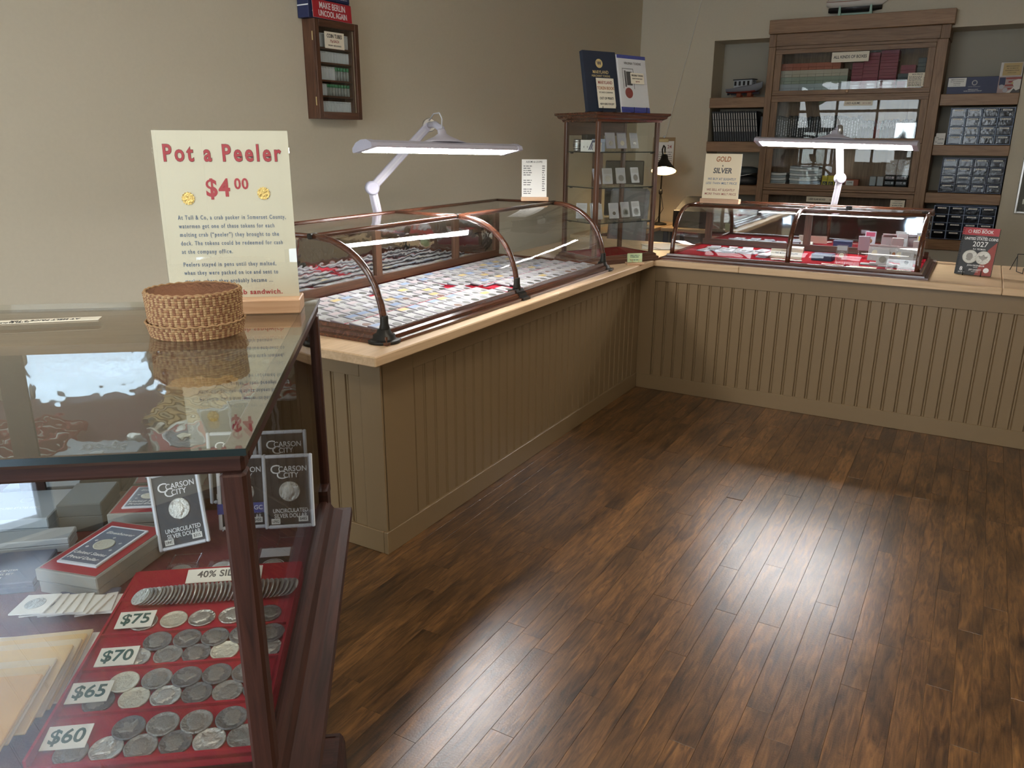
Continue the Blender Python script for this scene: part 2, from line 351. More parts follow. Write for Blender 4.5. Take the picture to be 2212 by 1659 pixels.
boards(-1.95, -.02, -6.9, 3.05); boards(x, 3.42, -6.9, 3.05); boards(-.02, x, -6.9, -4.56); boards(-.02, x, .02, 3.05)
ro = rest.part('boards_beyond', 'plank', floor); ro['kind'] = 'stuff'
struct('ceiling', MB().box(-2.1, 3.6, -7.1, 3.6, CEILZ, CEILZ+.1), 'ceiling')
# left wall (slightly out of square with the back wall)
wl = MB(); a0 = W0-WD*10.2; wl.add([a0, W0+WD*.6, W0+WD*.6-WN*.15, a0-WN*.15]+[p+Vector((0, 0, CEILZ)) for p in (a0, W0+WD*.6, W0+WD*.6-WN*.15, a0-WN*.15)],
    [(0, 1, 5, 4), (1, 2, 6, 5), (2, 3, 7, 6), (3, 0, 4, 7), (4, 5, 6, 7), (3, 2, 1, 0)])
struct('wall_left', wl, 'wall')
# back wall with the recess that holds the bookcase and shelves: x -.535..1.965, up to z 2.465, back at y 3.34
NX0, NX1, NZ, NY = -.535, 1.965, 2.465, 3.34
wb = MB().box(-1.5, NX0, 3.0, 3.5, 0, CEILZ).box(NX1, 3.6, 3.0, 3.5, 0, CEILZ).box(NX0, NX1, 3.0, 3.5, NZ, CEILZ)
struct('wall_back', wb, 'wall')
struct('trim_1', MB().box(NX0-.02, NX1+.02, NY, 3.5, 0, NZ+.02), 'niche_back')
# shop front behind the viewer: wall with three openings
wf = MB(); xs_f = [-2.1]+[v for q in FRONT for v in q[:2]]+[3.6]
for k in range(0, len(xs_f), 2): wf.box(xs_f[k], xs_f[k+1], -7, -6.85, 0, CEILZ)
for a, b_, c, d in FRONT: wf.box(a, b_, -7, -6.85, d, CEILZ); wf.box(a, b_, -7, -6.85, 0, c)
struct('wall_front', wf, 'wall')
for i, (a, b_, c, d) in enumerate(FRONT):
    f = MB(); w_ = .05 if b_-a > .3 else .012; tz = 2.12 if i < 2 else 1.9
    for (x0, x1, z0, z1) in ((a, a+w_, c, d), (b_-w_, b_, c, d), (a+w_, b_-w_, c, c+w_), (a+w_, b_-w_, d-w_, d), (a+w_, b_-w_, tz, tz+.05)): f.box(x0, x1, -6.95, -6.88, z0, z1)
    if i == 0:
        for xm in (-.95, -.2): f.box(xm-.02, xm+.02, -6.95, -6.88, c+w_, d-w_)
    w = struct('door_1' if i == 1 else 'window_%d' % (i+1 if i == 0 else i), f, 'charcoal')
    for z0, z1 in ((c+w_, tz), (tz+.05, d-w_)): MB().box(a+w_, b_-w_, -6.93, -6.925, z0, z1).part('pane', 'glass', w)
    if i == 1: MB().bbox(a+.09, a+.12, -6.87, -6.84, .95, 1.20, .004).part('door_handle', 'steel', w)
    if i > 1: MB().box(a, b_, -6.868, -6.866, .97, d).part('roller_blind', 'blind', w)
struct('wall_right', MB().box(3.4, 3.55, -7.1, 3.6, 0, CEILZ), 'wall')
# street outside the shop front
g = struct('ground', MB().box(-14, 16, -26, -7.02, -.15, -.02), 'pale_concrete')  # pale concrete, made bright for its reflection in the showcase glass
def street_tree(x, y, h, s):
    t = thing('street_tree', 'leafy street tree standing outside the %s' % s, 'tree', (x, y, -.02))
    MB().tube([(0, 0, 0), (.05, 0, h*.4), (0, .05, h*.7)], [.12, .09, .05], 8).part('trunk', 'brown_leather', t)
    rd = random.Random(int(h*100)); mb = MB()
    for k in range(40):
        c = Vector((rd.gauss(0, .6), rd.gauss(0, .6), h*.72+rd.gauss(0, .5))); mb.lathe([(.02, -.25), (.28, -.1), (.3, .08), (.02, .24)], c, 7)
    mb.part('foliage', 'leaves', t)
street_tree(-3.4, -12, 4.6, 'shop front, left of the door'); street_tree(4.8, -13.5, 5.2, 'shop front, right of the door')
# added fill lights under the ceiling, out of view, for general brightness
for i, (x, y) in enumerate(FILL_XY):
    t = thing('added_fill_light', ('added round ceiling fill light over the middle of the shop floor', 'added round ceiling fill light near the shop front', 'added round ceiling fill light at the right side of the shop')[i], 'light', (x, y, CEILZ), 0, 'added ceiling fill lights')
    MB().lathe([(.30, 0), (.30, -.03), (.28, -.04)], n=28).part('rim', 'white_plastic', t); MB().lathe([(.275, -.035), (.26, -.06), (.13, -.08), (.005, -.085)], n=28).part('diffuser', 'added_fill_light', t)

# ------------------------------------------------------------------ counters: painted beadboard
HT, TH = .86, .038; LEN = 2.621
ZB, ZP, ZR = .096, .724, HT-TH     # baseboard top, panel top, underside of the worktop
def beadboard(root, n, w, place, h=ZP-ZB):
    me = None
    for k in range(n):
        if me is None:
            p = [(0, 0), (.0035, .006), (.009, .0065), (.0125, .0025), (.0155, .008), (w-.003, .008), (w, 0)]
            mb = MB(); mb.prism(p, (0, 0, 0), (1, 0, 0), (0, -1, 0), (0, 0, 1), h); me = mb.mesh('bead_board', 'taupe')
        obj('bead_board', me, root, place(k))
lc = thing('counter', 'taupe beadboard counter running along the left side of the shop', 'counter')
MB().box(-.60, -.006, -LEN+.006, .6, 0, ZR).part('carcass', 'taupe', lc)
MB().bbox(-.008, .012, -LEN-.012, -.001, 0, ZB, .002).part('baseboard', 'taupe', lc)
MB().bbox(-.006, .008, -LEN-.0, -LEN+.192, ZB, ZR-.001, .0015).part('stile', 'taupe', lc); MB().bbox(-.006, .008, -.091, -.001, ZB, ZR-.001, .0015).part('stile', 'taupe', lc)
MB().bbox(-.006, .008, -LEN+.193, -.092, ZP, ZR-.001, .0015).part('rail', 'taupe', lc)
nb = 32; w = (2.429-.091)/nb
beadboard(lc, nb, w-.0004, lambda k: T(-.006, -2.429+k*w, ZB) @ RZ(R(90)))
MB().bbox(-.62, -.009, -LEN-.012, -LEN+.006, 0, ZB, .002).part('baseboard', 'taupe', lc)
MB().bbox(-.094, .008, -LEN-.008, -LEN+.006, ZB, ZR-.001, .0015).part('stile', 'taupe', lc); MB().bbox(-.62, -.545, -LEN-.008, -LEN+.006, ZB, ZR-.001, .0015).part('stile', 'taupe', lc)
MB().bbox(-.544, -.095, -LEN-.008, -LEN+.006, ZP, ZR-.001, .0015).part('rail', 'taupe', lc)
wE = (.544-.095)/6; beadboard(lc, 6, wE-.0004, lambda k: T(-.544+k*wE, -LEN+.006, ZB))
bc = thing('counter', 'taupe beadboard counter across the back, in front of the bookcase', 'counter', (0, 0, 0))
MB().box(-.005, 2.95, .006, .55, 0, ZR).part('carcass', 'taupe', bc)
MB().bbox(.013, 2.95, -.010, .010, 0, ZB, .002).part('baseboard', 'taupe', bc)
MB().bbox(.009, .107, -.008, .008, ZB, ZR-.001, .0015).part('stile', 'taupe', bc); MB().bbox(2.85, 2.95, -.008, .008, ZB, ZR-.001, .0015).part('stile', 'taupe', bc)
MB().bbox(.108, 2.849, -.008, .008, ZP, ZR-.001, .0015).part('rail', 'taupe', bc)
nb2 = 39; w2 = (2.849-.108)/nb2; beadboard(bc, nb2, w2-.0004, lambda k: T(.108+k*w2, .006, ZB))
# worktops, one slab at a time
OL = .107; OE = .147
def slab(lbl, x0, x1, y0, y1, mt): return tag(MB().bbox(x0, x1, y0, y1, ZR, HT, .004).part('worktop', mt), lbl, 'worktop', 'pale maple worktop slabs')
slab('pale maple worktop slab at the near end of the left counter', -.83, OL, -LEN-OE, -1.366, 'maple')
slab('pale maple worktop slab on the left counter, towards the corner', -.83, OL, -1.364, -.041, 'maple')
slab('pale maple worktop slab in the corner under the tall glass cabinet', -.83, .637, -.040, .86, 'maple_x')
slab('pale maple worktop slab under the rear curved case and price guide', .639, 1.999, -.040, .86, 'maple_x')
slab('pale maple worktop slab at the right edge of the back counter', 2.001, 2.97, -.040, .86, 'maple_x')
# ------------------------------------------------------------------ curved glass counter cases
def ell(n=12, x0=.0, x1=-.33, z0=.905, z1=1.23):
    # front profile: from foot (x0,z0) up and back to (x1,z1)
    return [(x1+(x0-x1)*math.cos(math.pi/2*i/n)**.9, z0+(z1-z0)*math.sin(math.pi/2*i/n)**.95) for i in range(n+1)]
def curved_case(root, ln, prof, back, zb, ribs, tops, mir, doors, glassmat, fit=True, wd_='mahogany', dk_z=.018):
    """local: x along the case 0..ln, y depth (0 front .. back), z from the worktop. prof = (y,z) of the glass front."""
    zt = prof[-1][1]
    mb = MB().ring([(.0, zb), (.012, zb), (.016, zb-.012), (.030, zb-.018), (.032, zb-.030), (.046, zb-.036), (.050, .012), (.050, .0), (0, 0)], 0, ln, 0, back)
    mb.part('base_moulding', wd_+'_x', root)
    MB().box(0.002, ln-.002, 0.002, back-.002, .002, dk_z).part('deck', 'felt', root); MB().ring([(-.001, zb), (-.0012, .004)], 0, ln, 0, back).part('inner_wall', wd_+'_x', root)
    # ribs: swept curved bars
    for xr in ribs:
        pts = [(xr, y, z) for y, z in prof]; mb = MB(); n = len(prof); w = .0145; t = .021
        vs = []
        for i, (y, z) in enumerate(prof):
            a = prof[max(i-1, 0)]; b = prof[min(i+1, n-1)]; d = Vector((b[0]-a[0], b[1]-a[1])).normalized(); nn = Vector((-d.y, d.x))
            for k in range(10):
                an = 2*math.pi*k/10; vs.append((xr+w*math.cos(an), y+nn.x*t*math.sin(an)*.6, z+nn.y*t*math.sin(an)*.6))
        mb.add(vs, [(i*10+k, i*10+(k+1) % 10, (i+1)*10+(k+1) % 10, (i+1)*10+k) for i in range(n-1) for k in range(10)]+[tuple(range(10)), tuple(range((n-1)*10, n*10))], True)
        mb.part('rib', wd_+'_y', root)
        MB().tube([(xr, prof[-1][0], zt), (xr, back, zt)], .010, 8).part('top_bar', wd_+'_y', root)
        if fit:
            MB().lathe([(.020, 0), (.019, .015), (.0155, .03), (.0150, .055), (.0135, .06)], (xr, prof[0][0], zb-.004), 14).part('rib_socket', 'bronze', root)
            MB().bbox(xr-.022, xr+.022, prof[-1][0]-.012, prof[-1][0]+.012, zt-.010, zt+.012, .005).part('top_clip', 'bronze', root)
            q = [(-.030, zb-.002), (.016, zb+.004), (.020, zb-.010), (.035, zb-.016), (.036, zb-.028), (.051, zb-.034), (.056, .012), (.056, .0), (-.03, 0)]
            e = .034 if 0 < xr-.05 and xr < ln-.05 else .050
            xa = xr-e if xr > .05 else xr-.056
            xb = xr+e if xr < ln-.05 else xr+.056
            if .05 < xr < ln-.05: MB().prism([(-d, z) for d, z in q], (xa, 0, 0), (0, 1, 0), (0, 0, 1), (1, 0, 0), xb-xa).part('moulding_strap', 'bronze', root)
            else: MB().lathe([(.062, 0), (.062, .012), (.057, zb-.034), (.043, zb-.028), (.041, zb-.016), (.028, zb-.010), (.024, zb+.004), (.012, zb+.006)], (xr, .004, 0), 28).part('corner_fitting', 'bronze', root)
    for y, nm in ((prof[-1][0], 'front_rail'), (back, 'back_rail')):
        MB().tube([(ribs[0], y, zt), (ribs[-1], y, zt)], .0105, 8).part(nm, wd_+'_x', root)
    # panes
    for a, b in zip(ribs[:-1], ribs[1:]):
        nx = 2
        rows = [[(a+.012+(b-a-.024)*j/nx, y+.004, z-.003) for j in range(nx+1)] for y, z in prof]
        MB().sheet(rows).part('curved_pane', glassmat, root)
        MB().box(a+.012, b-.012, prof[-1][0]+.011, back-.011, zt-.002, zt+.002).part('top_pane', glassmat, root)
    for xr, sg in ((ribs[0], 1), (ribs[-1], -1)):
        vs = [(xr, y+.006, z-.004) for y, z in prof]+[(xr, back, zt-.004), (xr, back, zb)]
        MB().add(vs, [tuple(range(len(vs)))]).part('end_pane', 'glass', root)
    # back doors: wooden frame with old mirror plates
    MB().box(0, ln, back-.012, back+.012, zb-.01, zb+.028).part('back_sill', 'walnut_x', root); MB().box(0, ln, back-.012, back+.012, zt-.03, zt-.008).part('back_head', 'walnut_x', root)
    for xd in doors: MB().box(xd-.022, xd+.022, back-.014, back+.010, zb+.028, zt-.03).part('door_stile', 'walnut_z', root)
    for a, b in zip(doors[:-1], doors[1:]): MB().box(a+.022, b-.022, back-.002, back+.004, zb+.028, zt-.03).part('mirror_plate', mir, root)

LX0, LX1 = -2.575, -.59
lp = [(-x, z-HT) for x, z in ell()]     # local y = -world x
lcase = thing('counter_showcase', 'long curved glass showcase on the left counter, filled with coin slabs', 'showcase', axes((-.005, LX0, HT), (0, 1, 0), (-1, 0, 0)))
curved_case(lcase, LX1-LX0, lp, .715, .045, (0, .985, LX1-LX0), 2, 'mirror', (.022, .83, 1.52, LX1-LX0-.022), 'old_glass')
rpf = [(.065+(.345-.065)*(1-math.cos(math.pi/2*i/12)**.9), .032+(.318-.032)*math.sin(math.pi/2*i/12)**.95) for i in range(13)]
rcase = thing('counter_showcase', 'shorter curved glass showcase on the back counter beside the price guide', 'showcase', (.17, .0, HT))
# local y=0 lies on the front edge; shift so that the moulding stays on the worktop
rcase.location = (.17, .055, HT); rpf = [(y-.055, z) for y, z in rpf]
curved_case(rcase, 1.43, rpf, .70, .036, (0.012, .725, 1.418), 2, 'right_mirror', (.035, .70, 1.395), 'glass', fit=False, dk_z=.022)
MB().bbox(.92, .985, .30, .36, .320, .335, .004).part('black_clip', 'black', rcase); MB().tube([(.985, .33, .322), (.985, .33, .352)], .018, 10).part('black_knob', 'black', rcase)

# coin slabs ---------------------------------------------------------------
SW, SH, ST = .0665, .094, .008
slab_me = MB().bbox(-SW/2, SW/2, -SH/2, SH/2, 0, ST, .002)
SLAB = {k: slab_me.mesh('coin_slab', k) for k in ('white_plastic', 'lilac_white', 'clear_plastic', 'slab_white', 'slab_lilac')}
LAB = {k: MB().box(-SW/2+.006, SW/2-.006, SH/2-.034, SH/2-.007, ST, ST+.0004).mesh('grade_label', k) for k in ('label_white', 'label_blue', 'label_gold', 'label_pink', 'label_grey', 'label_yellow', 'label_dkred')}
def coin_mesh(r, mt, t=.0007, c=(0, 0, 0)): return MB().lathe([(r, 0), (r, t), (r*.93, t*1.1), (r*.9, t*.7)], c, 18).mesh('coin', mt)
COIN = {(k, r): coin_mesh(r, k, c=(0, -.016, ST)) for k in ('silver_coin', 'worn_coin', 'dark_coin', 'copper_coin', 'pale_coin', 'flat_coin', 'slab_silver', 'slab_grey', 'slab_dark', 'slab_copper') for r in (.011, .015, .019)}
INSM = MB().box(-SW/2+.0045, SW/2-.0045, -SH/2+.0045, SH/2-.0045, ST, ST+.0002).mesh('insert', 'slab_insert')
RINGM = MB().lathe([(.0225, 0), (.0225, .0004), (.0205, .0004), (.0205, 0)], (0, -.016, ST), 18, cap=False).mesh('gasket', 'label_grey')
def slab_thing(mat, label, group, body='white_plastic', lab='label_white', coin='worn_coin', r=.015, ring=True):
    o = obj('coin_slab', SLAB[body], None, mat); tag(o, label, 'coin slab', group)
    obj('grade_label', LAB[lab], o); obj('coin', COIN[(coin, r)], o)
    if body[:4] == 'slab': obj('insert', INSM, o)
    if ring: obj('gasket', RINGM, o)
    return o
ORD = ['first', 'second', 'third', 'fourth', 'fifth', 'sixth', 'seventh', 'eighth', 'ninth', 'tenth']
ORD += ['eleventh', 'twelfth', 'thirteenth', 'fourteenth', 'fifteenth', 'sixteenth', 'seventeenth', 'eighteenth', 'nineteenth', 'twentieth']
def nth(k):
    if k < 20: return ORD[k]
    t_, o_ = divmod(k+1, 10); tens = {2: 'twent', 3: 'thirt', 4: 'fort', 5: 'fift', 6: 'sixt', 7: 'sevent', 8: 'eight'}[t_]
    return tens+('ieth' if o_ == 0 else 'y-'+ORD[o_-1])
LABN = {'label_white': 'white', 'label_blue': 'blue', 'label_gold': 'gold', 'label_pink': 'pink', 'label_grey': 'grey'}
# trays of slabs in the left case; world frame: rows parallel to the counter front, label end away from the customer
rs = random.Random(5)
ncol = 27; pitch = (LX1-LX0-.07)/ncol
ztray = HT+.0185
for (y0, y1, x0, x1) in ((LX0+.03, LX0+.97, -.03, -.655), (LX0+1.0, LX1-.03, -.03, -.655)):
    t = thing('felt_tray', 'red felt tray of coin slabs in the %s half of the left showcase' % ('near' if y0 < -2 else 'far'), 'tray', (0, 0, 0), 0, 'red felt trays in the long showcase')
    MB().box(x1, x0, y0, y1, ztray, ztray+.006).part('tray_floor', 'tray_red', t)
    for q in ((x0-.006, x0, y0, y1), (x1, x1+.006, y0, y1), (x1+.006, x0-.006, y0, y0+.006), (x1+.006, x0-.006, y1-.006, y1)): MB().box(q[0], q[1], q[2], q[3], ztray+.006, ztray+.014).part('tray_rim', 'tray_red', t)
    for xd in (-.235, -.445): MB().box(xd-.003, xd+.003, y0+.006, y1-.006, ztray+.006, ztray+.016).part('divider', 'tray_red', t)
gaps = {(1, 13), (2, 13), (1, 14), (5, 7), (0, 14), (3, 12)}
for rw in range(7):
    xr = -.077-.0905*rw-(.006 if rw > 1 else 0)-(.006 if rw > 4 else 0)
    if rw == 6: xr = -.612
    for c in range(ncol):
        if (rw, c) in gaps: continue
        yc = LX0+.037+pitch*(c+.5)+(.012 if c >= 13 else -.002)
        lab = rs.choices(list(LABN), (10, 3, 2.2, 4, 1))[0]
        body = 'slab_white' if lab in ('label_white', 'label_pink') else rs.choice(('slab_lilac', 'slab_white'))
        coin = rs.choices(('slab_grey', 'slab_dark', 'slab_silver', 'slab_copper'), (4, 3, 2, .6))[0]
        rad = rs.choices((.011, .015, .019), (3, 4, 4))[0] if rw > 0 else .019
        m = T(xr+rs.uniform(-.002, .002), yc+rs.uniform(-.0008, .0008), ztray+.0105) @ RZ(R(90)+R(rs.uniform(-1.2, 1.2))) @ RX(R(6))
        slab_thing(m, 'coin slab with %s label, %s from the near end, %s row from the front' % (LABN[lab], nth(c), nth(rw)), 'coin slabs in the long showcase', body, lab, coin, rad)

# ------------------------------------------------------------------ long-arm LED lamps
def led_lamp(label, e1, e2, tilt, elbow, base, head, lowbase):
    """e1,e2: ends of the light bar; elbow/base/head: joints of the arm; all in world coordinates"""
    e1, e2, elbow, base, head = map(Vector, (e1, e2, elbow, base, head))
    t = thing('work_lamp', label, 'lamp', lowbase, 0, 'long LED work lamps'); inv = T(*lowbase).inverted()
    d = (e2-e1); L = d.length; m = inv @ axes(e1, d, Vector((0, 0, 1)).cross(d).normalized()) @ RX(tilt)
    w = .062
    prof = [(-w, -.010), (-w*.96, .004), (-w*.55, .020), (0, .025), (w*.55, .020), (w*.96, .004), (w, -.010), (w*.9, -.014), (-w*.9, -.014)]
    mb = MB(); mb.prism(prof, (0, 0, 0), (0, 1, 0), (0, 0, 1), (1, 0, 0), L); mb.v = [m @ Vector(v) for v in mb.v]; mb.part('light_housing', 'lamp_grey', t)
    for xe, dx in ((-.014, .030), (L-.016, .030)):
        p2 = [(a*1.07, b*1.12-.001) for a, b in prof]; mb = MB(); mb.prism(p2, (xe, 0, 0), (0, 1, 0), (0, 0, 1), (1, 0, 0), dx); mb.v = [m @ Vector(v) for v in mb.v]; mb.part('end_cap', 'lilac_white', t)
    mb = MB(); mb.box(.022, L-.022, -w*.74, w*.74, -.0165, -.0145, m); mb.part('led_strip', 'led', t)
    mb = MB(); mid = L/2; mb.lathe([(.15, .0), (.11, .012), (.05, .032), (.026, .045), (.026, .058), (.02, .066)], (0, 0, 0), 20); mb.v = [m @ (T(mid, 0, .020) @ Matrix.Diagonal((1, .36, 1, 1)) @ Vector(v)) for v in mb.v]; mb.part('mount_cone', 'lamp_grey', t)
    top = m @ Vector((mid, 0, .085)); hd = inv @ head; el = inv @ elbow; bs = inv @ base
    MB().lathe([(.03, -.014), (.034, -.005), (.034, .005), (.03, .014)], n=16, m=axes(hd, (top-hd).cross(Vector((0, 0, 1))), (0, 0, 1))).part('pivot_knob', 'steel', t)
    MB().tube([hd, (hd+top)/2+Vector((0, 0, .012)), top], .016, 10).part('pivot', 'lilac_white', t)
    for a, b in ((hd, el), (el, bs)):
        q = (b-a).normalized(); sidev = q.cross(Vector((0, 0, 1)))
        if sidev.length < .1: sidev = Vector((1, 0, 0))
        mm = axes(a, q, sidev); mb = MB(); mb.bbox(0, (b-a).length, -.015, .015, -.020, .020, .004, mm); mb.part('arm', 'lamp_grey', t)
        mb = MB(); mb.box(.03, (b-a).length-.03, -.0165, .0165, -.004, .004, mm); mb.part('arm_groove', 'white_plastic', t)
    q = (hd-el).normalized(); sv = q.cross(Vector((0, 0, 1))).normalized()
    MB().lathe([(.026, -.024), (.034, -.018), (.034, .018), (.026, .024)], n=16, m=axes(el, q, sv.cross(q))).part('elbow_joint', 'lilac_white', t)
    MB().tube([bs, bs-Vector((0, 0, bs.z))], .014, 12).part('post', 'lamp_grey', t)
    MB().bbox(-.034, .034, -.034, .034, 0, .02, .004).part('clamp', 'lamp_grey', t)
    MB().tube([top+Vector((0, 0, -.01)), top+Vector((.004, .0, .045)), top+Vector((.0, -.015, .07)), top+(hd-top)*.5+Vector((0, -.01, .06)), hd+Vector((0, 0, .02))], .0035, 6).part('cord', 'white_plastic', t)
    return t
led_lamp('white LED bar lamp with jointed arm over the long left showcase', (-.43, -2.14, 1.555), (-.25, -1.23, 1.535), R(-12), (-.785, -1.68, 1.352), (-.785, -1.61, 1.10), (-.60, -1.44, 1.652), (-.785, -1.61, HT))
led_lamp('white LED bar lamp over the back counter in front of the bookcase', (.485, .80, 1.578), (1.442, .74, 1.557), R(-16), (1.02, .82, 1.352), (.995, .815, 1.10), (.985, .80, 1.648), (.995, .815, HT))
# ------------------------------------------------------------------ tall glass counter cabinet in the corner
ta = R(63); tN = (-.126, -.455)
tower = thing('display_cabinet', 'tall four-sided glass cabinet with dark wood posts on the corner worktop', 'cabinet', (tN[0], tN[1], HT), ta)
TX, TY, TZ = .48, .33, .825
MB().ring([(-.01, .048), (.0, .048), (.012, .040), (.012, .030), (.024, .024), (.024, .014), (.030, .010), (.030, 0), (-.01, 0)], 0, TX, 0, TY).part('base_moulding', 'walnut_x', tower)
MB().box(0, TX, 0, TY, .002, .046).part('deck', 'mahogany_x', tower); MB().box(.02, TX-.02, .02, TY-.02, .046, .049).part('deck_felt', 'felt', tower)
MB().ring([(-.02, TZ), (.004, TZ), (.010, TZ+.012), (.026, TZ+.020), (.030, TZ+.032), (.042, TZ+.038), (.042, TZ+.050), (-.02, TZ+.050)], 0, TX, 0, TY).part('cornice', 'mahogany_x', tower)
MB().box(-.01, TX+.01, -.01, TY+.01, TZ+.030, TZ+.0495).part('top_board', 'mahogany_x', tower)
for (px, py) in ((0, 0), (TX-.026, 0), (0, TY-.026), (TX-.026, TY-.026)): MB().bbox(px, px+.026, py, py+.026, .046, TZ+.004, .004).part('post', 'walnut_z', tower)
MB().box(TX*.5-.016, TX*.5+.016, TY-.022, TY-.004, .048, TZ).part('door_stile', 'walnut_z', tower); MB().box(TX*.5+.02, TX*.5+.045, TY-.034, TY-.022, .048, TZ).part('door_stile', 'walnut_z', tower)
MB().box(.026, TX-.026, TY-.024, TY-.002, TZ-.075, TZ).part('door_rail', 'walnut_x', tower)
for q in ((.026, TX-.026, .006, .009), (.026, TX-.026, TY-.009, TY-.006)): MB().box(q[0], q[1], q[2], q[3], .05, TZ).part('pane', 'glass', tower)
for q in ((.006, .009), (TX-.009, TX-.006)): MB().box(q[0], q[1], .026, TY-.026, .05, TZ).part('pane', 'glass', tower)
SHZ = (.244, .450, .654)
for z in SHZ:
    s_ = MB().box(.012, TX-.012, .012, TY-.03, z-.003, z+.003).part('glass_shelf', 'clear_plastic', tower)
    MB().box(.012, TX-.012, .0105, .0118, z-.003, z+.003).part('shelf_edge', 'glass_edge', s_); MB().box(.0105, .0118, .012, TY-.03, z-.003, z+.003).part('shelf_edge', 'glass_edge', s_)
    for (px, py) in ((.026, .02), (TX-.04, .02), (.026, TY-.05), (TX-.04, TY-.05)): MB().box(px, px+.014, py, py+.014, z-.010, z-.0035).part('shelf_clip', 'black', tower)
TM = T(tN[0], tN[1], HT) @ RZ(ta)
def easel(mat, label, group, mt='clear_plastic', w=.045):
    t = thing('easel', label, 'stand', mat, 0, group)
    for s in (-1, 1): MB().tube([(s*w/2, -.022, .010), (s*w/2, -.020, .0012), (s*w/2, .024, .0012), (s*w/2, .012, .040)], .0017, 5).part('leg', mt, t)
    MB().tube([(-w/2, .02, .002), (w/2, .02, .002)], .0015, 5).part('crossbar', mt, t); return t
def stand_slab(mat, label, group, body, lab, coin, r, lean=14, up=.016, w=.045):
    """slab leaning on a small clear easel; mat: easel base frame, -y faces the viewer"""
    easel(mat, 'clear easel under the ' + label, 'clear coin easels', w=w)
    m = mat @ T(0, -.012, up) @ RX(R(90-lean)) @ T(0, SH/2, 0)
    return slab_thing(m, label, group, body, lab, coin, r)
def onshelf(x, y, z, rot=0): return TM @ T(x, y, z+.0032) @ RZ(R(rot))
# slabs face the room side of the cabinet (local -y)
G = 'coin slabs in the tall cabinet'
for (x, y, z, rot, nm, body, lab, coin, r) in (
    (.165, .09, SHZ[2], -8, 'silver coin slab, left of three on the top cabinet shelf', 'lilac_white', 'label_grey', 'silver_coin', .015),
    (.270, .11, SHZ[2], -4, 'gold-tone coin slab, middle of three on the top cabinet shelf', 'lilac_white', 'label_grey', 'pale_coin', .015),
    (.375, .12, SHZ[2], 6, 'shining slab, right of three on the top cabinet shelf', 'white_plastic', 'label_grey', 'silver_coin', .015),
    (.060, .08, SHZ[1], 20, 'turned coin slab at the near end of the middle cabinet shelf', 'lilac_white', 'label_blue', 'dark_coin', .019),
    (.145, .08, SHZ[1], -10, 'glinting slab, second on the middle cabinet shelf', 'white_plastic', 'label_white', 'silver_coin', .019),
    (.265, .10, SHZ[1], -8, 'half-glinting slab, third on the middle cabinet shelf', 'white_plastic', 'label_grey', 'worn_coin', .019),
    (.395, .12, SHZ[1], 4, 'slab with dark coin, far end of the middle cabinet shelf', 'white_plastic', 'label_white', 'flat_coin', .019),
    (.070, .07, SHZ[0], -6, 'front white slab with small silver coin on the low cabinet shelf', 'white_plastic', 'label_white', 'silver_coin', .011),
    (.110, .14, SHZ[0], -14, 'slab half hidden behind another on the low cabinet shelf', 'white_plastic', 'label_white', 'worn_coin', .011),
    (.205, .08, SHZ[0], -10, 'slab with small dark coin on the low cabinet shelf', 'white_plastic', 'label_grey', 'flat_coin', .011),
    (.320, .11, SHZ[0], 0, 'slab with lobed grey window, left of pair, low shelf', 'white_plastic', 'label_grey', 'stone', .019),
    (.415, .12, SHZ[0], 2, 'slab with lobed grey window, right of pair, low shelf', 'white_plastic', 'label_white', 'stone', .019)):
    if coin == 'stone':
        o = stand_slab(onshelf(x, y, z, rot), nm, G, body, lab, 'worn_coin', .015)
        MB().box(-.021, .021, -.030, -.004, ST, ST+.0012).box(-.012, .012, -.038, .004, ST, ST+.0012).part('lobed_window', 'stone_grey', o)
    else: stand_slab(onshelf(x, y, z, rot), nm, G, body, lab, coin, r)
# slab on the near glass side of the low shelf, faces the counter
stand_slab(onshelf(.03, .17, SHZ[0], -40), 'slab at the left side of the low cabinet shelf', G, 'white_plastic', 'label_white', 'pale_coin', .011)
def small_box(mat, w, d, h, mt, label, group=None, cat='box', lid=None):
    t = thing('gift_box', label, cat, mat, 0, group); MB().bbox(-w/2, w/2, -d/2, d/2, 0, h*.72, .0015).part('box_base', mt, t); MB().bbox(-w/2-.001, w/2+.001, -d/2-.001, d/2+.001, h*.72+.0004, h, .0015).part('box_lid', lid or mt, t); return t
small_box(onshelf(.10, .115, SHZ[2], -6), .062, .05, .072, 'skyblue', 'pale blue-grey gift box on the top cabinet shelf', 'gift boxes on the top cabinet shelf')
b_ = small_box(onshelf(.045, .06, SHZ[2], -6), .045, .03, .052, 'paper', 'small white printed gift box by the near post, top cabinet shelf', 'gift boxes on the top cabinet shelf'); MB().box(-.008, -.002, -.0160, -.0155, .012, .024).box(.008, .013, -.0160, -.0155, .012, .022).part('print_mark', 'ink', b_)
small_box(onshelf(.045, .12, SHZ[2], -6), .045, .05, .058, 'charcoal', 'dark gift box behind the white one, top cabinet shelf', 'gift boxes on the top cabinet shelf')
o = small_box(onshelf(.105, .19, SHZ[2], -6), .10, .06, .098, 'black', 'tall black gift box at the back of the top cabinet shelf', 'gift boxes on the top cabinet shelf')
